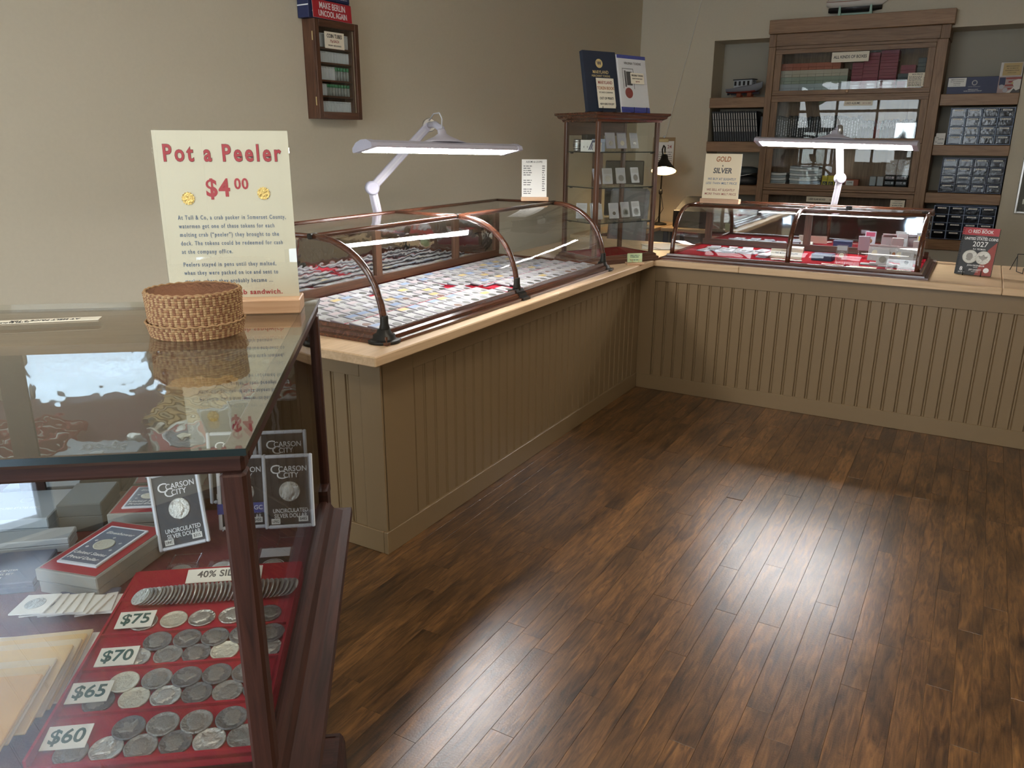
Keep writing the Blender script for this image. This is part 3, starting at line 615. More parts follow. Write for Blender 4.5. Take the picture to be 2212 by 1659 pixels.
for k in range(3):
    c = thing('card_sleeve', ('white folded card with blue stripes on the top cabinet shelf', 'plain white folded card, middle of three on the top cabinet shelf', 'white folded card nearest the barrel on the top cabinet shelf')[k], 'card', onshelf(.028, .085+.034*k, SHZ[2], -70), 0, 'white cards on the top cabinet shelf')
    MB().bbox(-.026, .026, -.008, .008, 0, .066, .001).part('card_body', 'paper', c)
    if k == 0:
        for s in (0, 1, 2): MB().add([(-.02+s*.012, -.0085, .01), (-.013+s*.012, -.0085, .01), (.012+s*.007, -.0085, .064), (.005+s*.007, -.0085, .064)], [(0, 1, 2, 3)]).part('stripe', 'navy', c)
    else: MB().box(-.004, .002, -.0085, -.0081, .022, .032).part('print_mark', 'ink', c)
br = thing('pewter_barrel', 'small pewter barrel bank on the top cabinet shelf', 'barrel', onshelf(.05, .255, SHZ[2])); MB().lathe([(.022, 0), (.026, .02), (.028, .035), (.026, .052), (.022, .07), (.018, .07)], n=18).part('barrel_body', 'pewter', br)
for z in (.008, .022, .048, .062): MB().lathe([(.0245 if z in (.008, .062) else .0275, z-.003), (.0252 if z in (.008, .062) else .0285, z), (.0245 if z in (.008, .062) else .0275, z+.003)], n=18, cap=False).part('hoop', 'steel', br)
# two books on wire easels on top
TOPZ = TZ+.050
def book(mat, w, h, t, cover, label, spine=None):
    b = thing('book', label, 'book', mat)
    MB().bbox(0, w, t-.003, t, 0, h, .001).part('back_cover', cover, b); MB().bbox(0, w, 0, .003, 0, h, .001).part('front_cover', cover, b); MB().box(0, .004, .003, t-.003, 0, h).part('spine', spine or cover, b); MB().box(.005, w-.004, .0032, t-.0032, .004, h-.004).part('pages', 'paper', b)
    return b
def wire_stand(mat, label, group, w=.10, h=.13, lean=13, depth=.030, back=.034):
    t = thing('wire_easel', label, 'stand', mat, 0, group); s = math.tan(R(lean))
    for q in (-1, 1):
        x = q*w/2; MB().tube([(x, -depth, .035), (x, -depth-.002, .004), (x, back, .003), (x, back+h*s, h)], .0022, 6).part('prong', 'black_metal', t)
        MB().tube([(x, back+h*s*.9, h*.9), (x*1.1, back+h*.75, .002)], .0022, 6).part('back_leg', 'black_metal', t)
    MB().tube([(-w/2, back+h*s, h), (w/2, back+h*s, h)], .0022, 6).part('top_wire', 'black_metal', t); return t
def on_cover(mat_parent, o): pass
lean = R(-13)
mb_ = TM @ T(.005, .10, TOPZ+.0075) @ RX(lean)
b1 = book(mb_, .245, .345, .028, 'navy_cloth', 'dark blue hardback on Maryland merchant tokens on top of the cabinet')
CF = Matrix(((1, 0, 0, 0), (0, 0, -1, 0), (0, 1, 0, 0), (0, 0, 0, 1)))     # cover frame: x right, y up, z towards the reader (-y)
lettering('MARYLAND', .026, 'print_gold', b1, .12, .225, .0004, bold=.008, squeeze=.85, mat=CF); lettering('MERCHANT TOKENS', .017, 'print_gold', b1, .12, .203, .0004, squeeze=.85, mat=CF)
MB().lathe([(.026, 0), (.026, .0006)], n=24, m=CF @ T(.115, .275, 0)).part('seal', 'print_gold', b1); lettering('W', .03, 'navy', b1, .115, .275, .001, bold=.02, mat=CF)
c = thing('price_card', 'cream card lettered Maryland token book, propped against the dark blue hardback', 'card', mb_ @ CF @ T(.135, .10, .012)); MB().bbox(-.066, .066, -.083, .088, 0, .0015, .0005).part('card', 'cream_light', c)
lettering('MARYLAND', .026, 'ink_rust', c, 0, .062, .002, bold=.012, squeeze=.78); lettering('TOKEN BOOK', .025, 'ink_brown', c, 0, .030, .002, bold=.012, squeeze=.78); lettering('BY DAVID SCHENKMAN', .0125, 'ink', c, 0, .006, .002, squeeze=.75); lettering('OUT OF PRINT!', .020, 'ink', c, 0, -.028, .002, bold=.01, squeeze=.75); lettering('NEW HERE FOR $25*', .0155, 'ink', c, 0, -.060, .002, bold=.006, squeeze=.72)
mv = TM @ T(.258, .10, TOPZ+.0075) @ RX(lean) @ RZ(R(3))
b2 = book(mv, .235, .335, .026, 'white', 'white and blue Virginia tokens book in a glossy sleeve on the cabinet')
MB().box(.0, .235, -.0008, -.0003, .315, .335).part('top_band', 'royal', b2); MB().box(.0, .235, -.0008, -.0003, 0, .032).part('bottom_band', 'royal', b2)
lettering('VIRGINIA TOKENS', .020, 'ink', b2, .125, .288, .0004, squeeze=.85, mat=CF); MB().lathe([(.031, 0), (.031, .0006)], n=22, m=CF @ T(.075, .115, 0)).part('red_seal', 'ink_rust', b2)
fr = MB()
for q in ((.035, .125, .255, .258), (.035, .038, .14, .255), (.122, .125, .14, .255), (.05, .062, .15, .245), (.066, .11, .16, .24)): fr.box(q[0], q[1], -.0008, -.0003, q[2], q[3])
fr.part('printed_frame', 'ink_grey', b2)
MB().sheet([[(.004+.227*i/6, -.0030-.0012*((i*7+j*5) % 3), .004+.327*j/8) for i in range(7)] for j in range(9)]).part('sleeve', 'sleeve', b2)
c = thing('price_card', 'small cream Virginia tokens price card on the white and blue book', 'card', mv @ CF @ T(.145, .20, .0085)); MB().bbox(-.055, .055, -.032, .032, 0, .0015, .0005).part('card', 'cream_light', c)
lettering('VIRGINIA TOKENS', .0155, 'ink', c, 0, .016, .002, bold=.012, squeeze=.75); lettering('SCRAPTON TRADE DRAFT', .0095, 'ink', c, 0, -.002, .002, bold=.01, squeeze=.75); lettering('$69.95', .012, 'ink_rust', c, 0, -.019, .002)
wire_stand(TM @ T(.135, .098, TOPZ+.001), 'black wire easel under the dark blue Maryland book', 'wire easels on the cabinet'); wire_stand(TM @ T(.375, .098, TOPZ+.001), 'black wire easel under the white Virginia book', 'wire easels on the cabinet')

# ------------------------------------------------------------------ glass floor case, near left
CA = R(38.13); CM = T(1.171, -4.252, 0) @ RZ(CA)
case = thing('floor_showcase', 'large dark wood floor showcase with glass top at the near left', 'showcase', (1.171, -4.252, 0), CA)
CW, CDp, CT = 1.25, .875, 1.25; FZ = .805
# plinth, body, display deck
MB().box(-CW+.012, -.012, .012, .79, 0, .183).part('plinth', 'case_x', case); MB().ring([(-.02, .185), (-.010, .185), (-.004, .17), (.0, .15), (.0, 0), (-.02, 0)], -CW, 0, 0.0, .80).part('plinth_moulding', 'case_x', case)
MB().box(-CW+.06, -.06, .05, .78, .184, .70).part('cabinet_body', 'case_z', case)
MB().ring([(-.02, .806), (-.004, .806), (.003, .796), (.010, .780), (.028, .764), (.046, .762), (.048, .748), (.030, .730), (.012, .712), (-.02, .70), (-.03, .70)], -CW, 0, -.0, .81).part('base_rail', 'case_y', case)
MB().box(-CW+.012, -.012, .012, .85, .72, FZ).part('deck', 'case_felt', case)
MB().box(-CW, -.0, .80, .86, .70, .83).part('back_sill', 'case_x', case)
for (x, y) in ((-.029, .0), (-CW, .0), (-.030, .845), (-CW, .845)): MB().bbox(x, x+(.029 if y == 0 else .03), y, y+.03, .80, CT-.028, .004).part('post', 'case_z', case)
MB().bbox(-CW, 0, .0, .030, CT-.028, CT-.006, .004).part('front_rail', 'case_x', case); MB().bbox(-CW, 0, .845, .875, CT-.028, CT-.006, .004).part('back_rail', 'case_x', case)
MB().bbox(-.030, 0, .031, .844, CT-.028, CT-.006, .004).part('side_rail', 'case_y', case); MB().bbox(-CW, -CW+.03, .031, .844, CT-.028, CT-.006, .004).part('side_rail', 'case_y', case)
MB().box(-CW+.03, -.03, .56, .845, CT-.024, CT-.008).part('back_shelf_board', 'oak_x', case)
MB().box(-CW-.004, .004, -.005, .878, CT-.004, CT+.004).part('top_pane', 'top_glass', case)
MB().box(-CW-.0045, .0045, -.0058, -.0052, CT-.0042, CT+.0042).box(.0042, .0047, -.0055, .8785, CT-.0042, CT+.0042).part('pane_edge', 'glass_edge', case)
MB().box(-CW+.029, -.029, .010, .014, .805, CT-.028).part('front_pane', 'case_front_glass', case); MB().box(-.014, -.010, .031, .844, .805, CT-.028).part('side_pane', 'side_glass', case); MB().box(-CW+.010, -CW+.014, .031, .844, .825, CT-.028).part('side_pane', 'glass', case)
for k in range(2):
    x0 = -CW+.03+k*(CW-.06)/2; MB().box(x0+.025, x0+(CW-.06)/2-.025, .838, .842, .84, CT-.030).part('mirror_door', 'case_mirror', case)
for xa, xb in ((-1.22, -1.195), (-.65, -.60), (-.055, -.03)): MB().box(xa, xb, .834, .85, .83, CT-.028).part('door_stile', 'case_z', case)
def cpos(x, y, z, rot=0): return CM @ T(x, y, z) @ RZ(R(rot))
# ------------------------------------------------------------------ inside the floor showcase
# stepped red tray of silver dollars
ty = [.022, .113, .206, .288, .384, .478]
t = thing('coin_tray', 'stepped red tray of silver dollars with price cards in the floor showcase', 'tray', CM)
MB().box(-.305, -.022, ty[0], ty[-1], FZ+.0005, FZ+.016).part('tray_base', 'tray_red', t)
TZK = [FZ+.018+.0035*k for k in range(5)]
for k in range(5):
    # terraces rising to the back, each with a low lip at its front edge
    y0, y1 = ty[k], ty[k+1]; z0 = TZK[k]
    MB().add([(-.305, y0, FZ+.010), (-.022, y0, FZ+.010), (-.022, y0, z0+.0045), (-.305, y0, z0+.0045), (-.305, y0+.004, z0+.0045), (-.022, y0+.004, z0+.0045), (-.022, y0+.0055, z0), (-.305, y0+.0055, z0), (-.305, y1, z0+.003), (-.022, y1, z0+.003)],
        [(0, 1, 2, 3), (3, 2, 5, 4), (4, 5, 6, 7), (7, 6, 9, 8)]).part('tread', 'tray_red', t)
MB().box(-.309, -.305, ty[0], ty[-1], FZ+.0005, FZ+.034).part('tray_side', 'tray_red', t); MB().box(-.022, -.018, ty[0], ty[-1], FZ+.0005, FZ+.034).part('tray_side', 'tray_red', t)
CR = .0212
coin_body = {k: MB().lathe([(CR*.97, 0), (CR, .0006), (CR, .0022), (CR*.97, .003), (CR*.90, .0030), (CR*.88, .0024), (CR*.5, .0026), (.001, .0027)], n=28).mesh('silver_dollar', k) for k in ('silver_coin', 'worn_coin', 'dark_coin', 'pale_coin')}
def bust(mt, flip, kind):
    # raised design: a profile head (or an eagle), low relief
    if kind == 0: p = [(-.2, -.72), (.25, -.66), (.22, -.42), (.42, -.36), (.40, -.2), (.55, -.08), (.42, .05), (.44, .22), (.36, .45), (.15, .64), (-.2, .68), (-.5, .48), (-.62, .1), (-.5, -.3), (-.6, -.5)]
    else: p = [(0, -.6), (.18, -.35), (.6, -.1), (.72, .35), (.45, .2), (.2, .25), (.12, .55), (-.12, .55), (-.2, .25), (-.45, .2), (-.72, .35), (-.6, -.1), (-.18, -.35)]
    q = [((-a if flip else a)*CR*.98, b*CR*.98) for a, b in p]; i_ = [(a*.6, b*.6) for a, b in q]; n = len(q)
    mb = MB(); mb.add([(a, b, .0024) for a, b in q]+[(a*.93, b*.93, .0032) for a, b in q]+[(a, b, .0037) for a, b in i_], [(i, (i+1) % n, n+(i+1) % n, n+i) for i in range(n)]+[(n+i, n+(i+1) % n, 2*n+(i+1) % n, 2*n+i) for i in range(n)]+[tuple(range(2*n, 3*n))], True)
    return mb.mesh('relief', mt)
REL = {(k, f, d): bust(k, f, d) for k in ('relief', 'relief_dark') for f in (0, 1) for d in (0, 1)}
rows = {'sixty, front': (.031, [-.262, -.219, -.176, -.133, -.090, -.047], 60), 'sixty, back': (.069, [-.200, -.157, -.113, -.068], 60),
        'sixty-five, front': (.124, [-.259, -.212, -.169, -.127, -.085, -.043], 65), 'sixty-five, back': (.163, [-.235, -.190, -.148, -.106, -.064], 65),
        'seventy, front': (.215, [-.236, -.190, -.148, -.107, -.042], 70), 'seventy, back': (.253, [-.213, -.169, -.127, -.085, -.042], 70),
        'seventy-five': (.305, [-.250, -.204, -.160, -.113, -.055], 75)}
rc = random.Random(21)
def tread_z(y):
    for k in range(5):
        if ty[k] <= y < ty[k+1]: return TZK[k]+(y-ty[k]-.0055)*(.003/(ty[k+1]-ty[k]-.0055)), math.atan2(.003, ty[k+1]-ty[k]-.0055)
for rn, (y, xs_, price) in rows.items():
    for i, x in enumerate(xs_):
        kind = rc.choices(('worn_coin', 'dark_coin', 'silver_coin', 'pale_coin'), (4, 4, 1.5, 1.6))[0]
        back = 'back' in rn
        z, a = tread_z(y)
        y_ = y+(.008 if back else .0135); z, a = tread_z(y_)
        m = CM @ T(x, y_+(i % 2)*.0015, z+.0012+(.0036 if back else 0)) @ RX(a+R(2.5)) @ RZ(R(rc.uniform(-40, 40)))
        o = obj('silver_dollar', coin_body[kind], None, m)
        tag(o, '%s dollar in the %s row of the red tray, %s from left' % ({'worn_coin': 'grey', 'dark_coin': 'dark', 'silver_coin': 'bright', 'pale_coin': 'creamy'}[kind], rn.replace('sixty-five', 'sixty-five dollar').replace('seventy-five', 'seventy-five dollar').replace('sixty,', 'sixty dollar,').replace('seventy,', 'seventy dollar,').replace(',', ''), nth(i)), 'coin', 'silver dollars in the red tray')
        if kind != 'pale_coin': obj('relief', REL[('relief' if kind == 'silver_coin' else 'relief_dark', rc.randint(0, 1), rc.choice((0, 0, 1)))], o)
for s, x, y in (('$75', -.262, .320), ('$70', -.262, .229), ('$65', -.275, .153), ('$60', -.274, .068)):
    z, a = tread_z(y-.012)
    c = obj('price_card', MB().box(-.028, .028, -.019, .019, 0, .0012).mesh('price_card', 'ivory'), None, CM @ T(x, y, z+.0075) @ RX(R(8))); tag(c, 'cream price card reading %s in the stepped red tray' % {'$75': 'seventy-five dollars', '$70': 'seventy dollars', '$65': 'sixty-five dollars', '$60': 'sixty dollars'}[s], 'price card', 'price cards in the red tray')
    lettering(s, .032, 'ink_green', c, 0, 0, .0014, bold=.018, squeeze=.92)
# fanned roll of half dollars lying on its side and its card
c = obj('price_card', MB().box(-.064, .064, -.015, .015, 0, .0012).mesh('price_card', 'ivory'), None, CM @ T(-.147, .437, FZ+.041) @ RX(R(20))); tag(c, 'long cream card reading 40% silver behind the row of half dollars', 'price card')
lettering('40% SILVER', .020, 'ink_grey', c, -.0, .002, .0014, bold=.015, squeeze=.95)
hm = MB().lathe([(.0165, 0), (.017, .0004), (.017, .0020), (.0160, .0023)], n=20).mesh('half_dollar', 'worn_coin'); hm2 = MB().lathe([(.0165, 0), (.017, .0004), (.017, .0020), (.0160, .0023)], n=20).mesh('half_dollar', 'silver_coin')
for k in range(36):
    f = k/35; x = -.268+.243*f; tilt = 22 if k == 0 else (26+36*min(f*3, 1, (1-f)*5+.2))
    o = obj('half_dollar', hm if (k*7) % 3 else hm2, None, CM @ T(x, .372, FZ+.046) @ RY(R(-tilt)) @ RX(R(14))); tag(o, 'silver half dollar in the overlapping row, %s from the left' % nth(k), 'coin', 'overlapping half dollars in the red tray')
# clear square capsules with a coin, behind the tray
for (x, y, r_, lbl, mt) in ((-.246, .520, 4, 'clear square capsule with a coin behind the red tray, left one', 'clear_plastic'), (-.172, .522, 0, 'clear square capsule with a coin behind the red tray, right one', 'clear_plastic')):
    o = obj('coin_capsule', MB().bbox(-.029, .029, -.029, .029, 0, .006, .002).mesh('coin_capsule', mt), None, cpos(x, y, FZ+.001, r_) @ RX(R(5))); tag(o, lbl, 'coin capsule', 'clear coin capsules in the floor showcase')
    MB().lathe([(.019, .0062), (.019, .0078), (.017, .0078)], n=22).part('coin', 'silver_coin', o)
o = slab_thing(cpos(-.078, .528, FZ+.004, 0) @ RX(R(8)), 'black-cored slab with silver coin lying beside the right glass', None, 'clear_plastic', 'label_grey', 'silver_coin', .019); MB().box(-SW/2+.005, SW/2-.005, -SH/2+.005, SH/2-.036, ST+.0001, ST+.0003).part('black_core', 'black', o)
# tall hard-plastic silver dollar holders (Carson City)
def gsa(mat, label, price, band=False):
    t = thing('dollar_holder', label, 'coin holder', mat, 0, 'tall black dollar holders')
    w, h = .098, .150
    MB().bbox(-w/2, w/2, 0, h, -.010, -.001, .004).part('plastic_case', 'clear_plastic', t)
    fr_ = MB()
    for q in ((-w/2, -w/2+.007, 0, h), (w/2-.007, w/2, 0, h), (-w/2+.007, w/2-.007, 0, .007), (-w/2+.007, w/2-.007, h-.007, h)): fr_.bbox(q[0], q[1], q[2], q[3], -.003, .004, .002)
    fr_.part('plastic_rim', 'gsa_rim', t)
    MB().box(-w/2+.006, w/2-.006, .006, h-.006, -.0008, .0002).part('black_insert', 'black', t)
    MB().lathe([(.0205, .0003), (.0205, .0020), (.019, .0022)], n=26, m=T(.002, h*.50, 0)).part('coin', 'silver_coin', t)
    obj('relief', REL[('relief', 0, 0)], t, T(.002, h*.50, -.0006))
    lettering('CARSON', .0155, 'white', t, .010, h*.800, .0006, squeeze=.9, bold=.004); lettering('CITY', .0150, 'white', t, .006, h*.715, .0006, squeeze=.9, bold=.004); lettering('C', .026, 'white', t, -.024, h*.795, .0006, squeeze=1.15); lettering('C', .024, 'white', t, -.013, h*.720, .0006, squeeze=1.15)
    lettering('UNCIRCULATED', .0118, 'white', t, .002, h*.235, .0006, squeeze=.78, bold=.008); lettering('SILVER DOLLAR', .0118, 'white', t, .002, h*.165, .0006, squeeze=.78, bold=.008)
    MB().box(-.036, -.019, .009, .020, .0004, .0010).part('date_sticker', 'paper', t); MB().box(.017, .036, .012, .023, .0004, .0010).part('price_sticker', 'paper', t)
    lettering(price, .0085, 'ink', t, .0265, .0175, .0012, squeeze=.8); lettering('UNC', .0075, 'ink', t, -.0275, .0145, .0012, squeeze=.8)
    if band: MB().box(-w/2-.001, w/2+.001, h*.22, h*.36, .0042, .0048).part('blue_band', 'royal', t); lettering('NGC', .012, 'white', t, .025, h*.29, .0052, bold=.01)
    return t
def up(x, y, z, rot=0, lean=14, roll=0): return CM @ T(x, y, z) @ RZ(R(rot)) @ RX(R(90-lean)) @ RZ(R(roll))
gsa(up(-.058, .625, FZ+.030, 0, 12, 0), 'black Carson City silver dollar holder against the right glass', '$485')
gsa(up(-.150, .640, FZ+.026, 0, 12, 0), 'black dollar holder with blue band behind the corner post', '$450', True)
gsa(up(-.250, .578, FZ+.026, -6, 24, 12), 'tilted black Carson City dollar holder left of the corner post', '$315')
gsa(up(-.075, .700, FZ+.055, 0, 10, 0), 'black dollar holder in the rear row near the right glass', '$460'); gsa(up(-.178, .705, FZ+.055, 0, 10, 0), 'black dollar holder in the rear row behind the blue-banded one', '$470')
for (x, y, n_) in ((-.058, .618, 'right-hand black dollar holder'), (-.150, .633, 'blue-banded dollar holder'), (-.250, .572, 'tilted black dollar holder'), (-.075, .695, 'rear right dollar holder'), (-.178, .70, 'rear left dollar holder')): easel(cpos(x, y, FZ+.0005), 'clear easel under the '+n_, 'clear coin easels', w=.05)
# opened presentation box: red insert, grey panel with a proof dollar
def proof_box(mat, label, full=True):
    t = thing('presentation_box', label, 'box', mat); w, h = .125, .190
    MB().bbox(-w/2, w/2, -h/2, h/2, 0, .024, .002).part('box_base', 'stone_grey', t); MB().bbox(-w/2-.002, w/2+.002, -h/2-.002, h/2+.002, .0245, .048, .002).part('box_tray', 'stone_grey', t)
    MB().box(-w/2+.004, w/2-.004, -h/2+.004, h/2-.004, .048, .0488).part('red_insert', 'ink_red', t); MB().bbox(-.042, .042, -.070, .070, .0488, .053, .001).part('white_holder', 'gsa_rim', t); MB().box(-.037, .037, -.064, .064, .053, .0535).part('grey_panel', 'slate', t)
    MB().lathe([(.019, .0535), (.019, .055), (.017, .055)], n=24).part('coin', 'pale_coin', t)
    lettering('Eisenhower', .0125, 'white', t, 0, .043, .0537, shear=.3); lettering('United States', .0125, 'white', t, -.002, -.034, .0537, shear=.3); lettering('Proof Dollar', .0125, 'white', t, -.002, -.051, .0537, shear=.3)
    for sx_, sy_ in ((-.026, .012), (-.026, -.012), (0, .028), (.026, .012), (.026, -.014)): lettering('*', .014, 'white', t, sx_, sy_-.004, .0537)
    return t
proof_box(cpos(-.385, .552, FZ+.001, -22), 'open red-lined box with grey proof dollar panel in the floor showcase')
proof_box(cpos(-.362, .762, FZ+.001, -2), 'second red-lined proof dollar box at the back of the floor showcase').scale = (1, .72, 1)
def flat_box(mat, w, h, t_, mt, label, lid_words=None, group='flat boxes in the floor showcase'):
    t = thing('set_box', label, 'box', mat, 0, group); MB().bbox(-w/2, w/2, -h/2, h/2, 0, t_*.55, .0015).part('box_base', mt, t); MB().bbox(-w/2-.001, w/2+.001, -h/2-.001, h/2+.001, t_*.55+.0003, t_, .002).part('box_lid', mt, t)
    if lid_words:
        for k, s in enumerate(lid_words): lettering(s, .0085, 'white', t, .0, -h*.12-k*.013, t_+.0004)
        MB().lathe([(.013, t_), (.013, t_+.0004), (.009, t_+.0004)], (0, h*.16, 0), 16).part('emblem', 'grey_box', t)
    return t
flat_box(cpos(-.615, .76, FZ+.001, 0), .15, .14, .05, 'grey_box', 'pale grey coin set box at the left back of the showcase', ('UNITED STATES MINT',))
flat_box(cpos(-.490, .775, FZ+.001, 0), .085, .11, .062, 'slate_box', 'small dark box with shiny print at the back of the showcase')
flat_box(cpos(-.58, .655, FZ+.001, 4), .19, .05, .03, 'grey_box', 'long pale grey box lying in front of the back boxes')
flat_box(cpos(-.592, .545, FZ+.001, 3), .20, .12, .022, 'slate', 'flat dark blue coin set box left of the red-lined box', ('EISENHOWER VISITOR CENTER', 'COIN AND CHRONICLES SET', 'UNITED STATES MINT'))
flat_box(cpos(-.385, .452, FZ+.001, 2), .10, .035, .010, 'slate', 'thin dark wallet under the corner of the red-lined box')
# paper coin flips, overlapping
rf = random.Random(3)
for k in range(9):
    o = obj('coin_flip', MB().box(-.029, .029, -.029, .029, 0, .0022).mesh('coin_flip', 'paper'), None, cpos(-.447+k*.0125, .400+.003*k, FZ+.0055+.0026*(8-k) if k else FZ+.0285, rf.uniform(-14, 10)) @ RY(R(-4))); tag(o, 'white cardboard coin flip, %s from the left of the fanned pile' % nth(k), 'coin flip', 'fanned coin flips in the floor showcase')
    MB().lathe([(.0165, .0023), (.0165, .0032)], n=20).part('coin_window', 'silver_coin' if k == 0 else 'dark_coin', o)
o = obj('coin_capsule', MB().lathe([(.026, 0), (.026, .010), (.023, .012)], n=26).mesh('coin_capsule', 'clear_plastic'), None, cpos(-.545, .405, FZ+.001)); tag(o, 'round clear capsule with silver coin at the left glass edge', 'coin capsule'); MB().lathe([(.021, .0122), (.021, .0135), (.019, .0135)], n=24).part('coin', 'silver_coin', o)
# manila coin envelopes, overlapping stack
env = [(-.435, .245, 'manila_pale', 'paper'), (-.437, .226, 'manila', ''), (-.437, .205, 'manila_pale', ''), (-.441, .182, 'manila', ''), (-.437, .160, 'manila', ''), (-.446, .136, 'manila_pale', ''), (-.446, .112, 'manila', ''), (-.444, .085, 'manila_deep', '')]
for k, (x, y, mt, _) in enumerate(env):
    o = obj('coin_envelope', MB().bbox(-.105, .105, -.085, .085, 0, .004, .0012).mesh('coin_envelope', mt), None, cpos(x, y, FZ+.0085+.0055*k, 3-k*.3) @ RX(R(2))); tag(o, 'manila coin envelope, %s from the bottom of the stack' % nth(k), 'envelope', 'manila envelopes in the floor showcase')
    MB().add([(-.105, .085, .0044), (.105, .085, .0044), (.085, .060, .0046), (-.085, .060, .0046)], [(0, 1, 2, 3)]).part('flap', mt, o)
o = obj('coin_envelope', MB().bbox(-.105, .105, -.085, .085, 0, .004, .0012).mesh('coin_envelope', 'paper'), None, cpos(-.424, .262, FZ+.0002, -2)); tag(o, 'white envelope sticking out under the manila stack', 'envelope')
# divided red tray of silver rounds and a row of cards at the back left (seen again in the mirror)
t = thing('divided_tray', 'divided red tray with rows of silver rounds at the left of the showcase', 'tray', cpos(-.90, .44, FZ+.001, 0)); MB().box(-.16, .20, -.15, .15, 0, .010).part('tray_floor', 'tray_red', t)
for k in range(6): MB().box(-.16, .20, -.15+.059*k-.002, -.15+.059*k+.003, .010, .026).part('divider', 'tray_red', t)
for k in range(8): MB().box(-.16+.051*k-.0015, -.16+.051*k+.0015, -.146, .146, .010, .020).part('divider', 'tray_red', t)
rm = MB().lathe([(.0205, 0), (.021, .0005), (.021, .0025), (.019, .003)], n=18).mesh('silver_round', 'silver_coin')
for i in range(7):
    for j in range(5):
        o = obj('silver_round', rm, None, cpos(-.90-.134+.051*i, .44-.12+.059*j, FZ+.018) @ RX(R(18))); tag(o, 'silver round in the divided red tray, %s column, %s row' % (nth(i), nth(j)), 'coin', 'silver rounds in the divided tray')

# ------------------------------------------------------------------ on top of the floor showcase
ZT = CT+.0042
bk = thing('basket', 'round woven straw basket with a red-brown check on the glass top', 'basket', CM @ T(-.180, .576, ZT)); bk.scale = (.90, .82, .83)
def weave(r0, r1, z0, z1, nrow, nseg, name):
    # woven wall: every stitch a little bulge, two alternating colours
    for ci, mt in enumerate(('straw_light', 'straw_red', 'straw_mid')):
        mb = MB()
        for i in range(nrow):
            for k in range(nseg):
                blk = 2 if (k*13+i*7) % 5 == 0 else (k+(i//4)) % 2
                if blk != ci: continue
                f0, f1 = i/nrow, (i+1)/nrow; a0, a1 = 2*math.pi*k/nseg, 2*math.pi*(k+1)/nseg; vs = []
                for ff, b in ((f0, 0), ((f0+f1)/2, .0018), (f1, 0)):
                    rr = r0+(r1-r0)*ff
                    for aa, c in ((a0, 0), ((a0+a1)/2, .0016), (a1, 0)): vs.append(((rr+b+c)*math.cos(aa), (rr+b+c)*math.sin(aa), z0+(z1-z0)*ff))
                mb.add(vs, [(p*3+q, p*3+q+1, p*3+q+4, p*3+q+3) for p in (0, 1) for q in (0, 1)], True)
        mb.part(name, mt, bk)
weave(.084, .0905, .0, .030, 6, 90, 'lower_weave'); weave(.085, .0885, .030, .094, 13, 90, 'upper_weave')
MB().lathe([(.0835, .0925), (.083, .094), (.0805, .02), (.079, .003), (.001, .002)], n=44, cap=False).part('lining', 'straw_red', bk); MB().lathe([(.02, 0), (.0838, 0.0005), (.084, .002)], n=44).part('bottom', 'straw', bk)
for z, rr in ((.030, .0915), (.094, .0868)):
    pts = []
    for k in range(120):
        a = 2*math.pi*k/120; pts.append(((rr+.0012*math.sin(k*1.57))*math.cos(a), (rr+.0012*math.sin(k*1.57))*math.sin(a), z+.0012*math.cos(k*1.57)))
    MB().tube(pts, .0024, 6, closed=True).part('braided_edge', 'straw', bk)
sg = thing('sign_stand', 'cream Pot a Peeler sign with acrylic cover in a wooden foot', 'sign', CM @ T(-.146, .755, ZT))
MB().bbox(-.155, .128, -.037, .037, 0, .028, .002).part('foot', 'beech', sg)
SM = T(0, 0, .012) @ RX(R(90-.5))
sx0, sx1, sh = -.122, .124, .332
MB().box(sx0, sx1, 0, sh, -.0012, 0, SM).part('sign_card', 'sign_cream', sg); MB().box(sx0-.001, sx1+.001, 0, sh+.002, .0022, .0042, SM).part('acrylic_cover', 'acrylic', sg)
cx_ = (sx0+sx1)/2
def sl(s, size, mt, x, y, **k): return lettering(s, size, mt, sg, x, y, .0004, mat=SM, **k)
sl('Pot a Peeler', .043, 'ink_outline', cx_, .290, bold=.034, fit=.2155, space=1.3); sl('Pot a Peeler', .043, 'ink_red', cx_, .290, bold=.022, fit=.2145, space=1.3).location = SM.to_3x3() @ Vector((0, 0, .0004))
sl('$4', .046, 'ink_red', cx_-.014, .226, bold=.024, squeeze=.9, space=1.1); sl('00', .028, 'ink_red', cx_+.030, .234, bold=.022, squeeze=.9, space=1.1)
lines = ('At Tull & Co, a crab packer in Somerset County,', 'watermen got one of these tokens for each', 'molting crab (“peeler”) they brought to the', 'dock. The tokens could be redeemed for cash', 'at the company office.')
for k, s in enumerate(lines): sl(s, .0115, 'ink_blue', sx0+.030, .172-.0163*k, align='LEFT', bold=.008, fit=(.201, .178, .185, .191, .095)[k], space=1.28)
for k, s in enumerate(('Peelers stayed in pens until they molted,', 'when they were packed on ice and sent to', 'market, where they probably became ...')): sl(s, .0115, 'ink_blue', sx0+.030, .082-.0163*k, align='LEFT', bold=.008, fit=(.175, .178, .166)[k], space=1.28)
sl('A soft-shell crab sandwich.', .0135, 'ink_red', sx1-.032, .026, align='RIGHT', bold=.012, fit=.178, space=1.12)
for x, y in ((-.070, .208), (.070, .217)):
    p = [(1.0 if k % 2 else .86) for k in range(28)]; mb = MB(); n = 28
    mb.add([SM @ Vector((cx_+x+.0125*p[k]*math.cos(2*math.pi*k/n), y+.0125*p[k]*math.sin(2*math.pi*k/n), z)) for z in (.0002, .0016) for k in range(n)], [(k, (k+1) % n, n+(k+1) % n, n+k) for k in range(n)]+[tuple(range(n, 2*n))]); mb.part('token', 'gold_foil', sg)
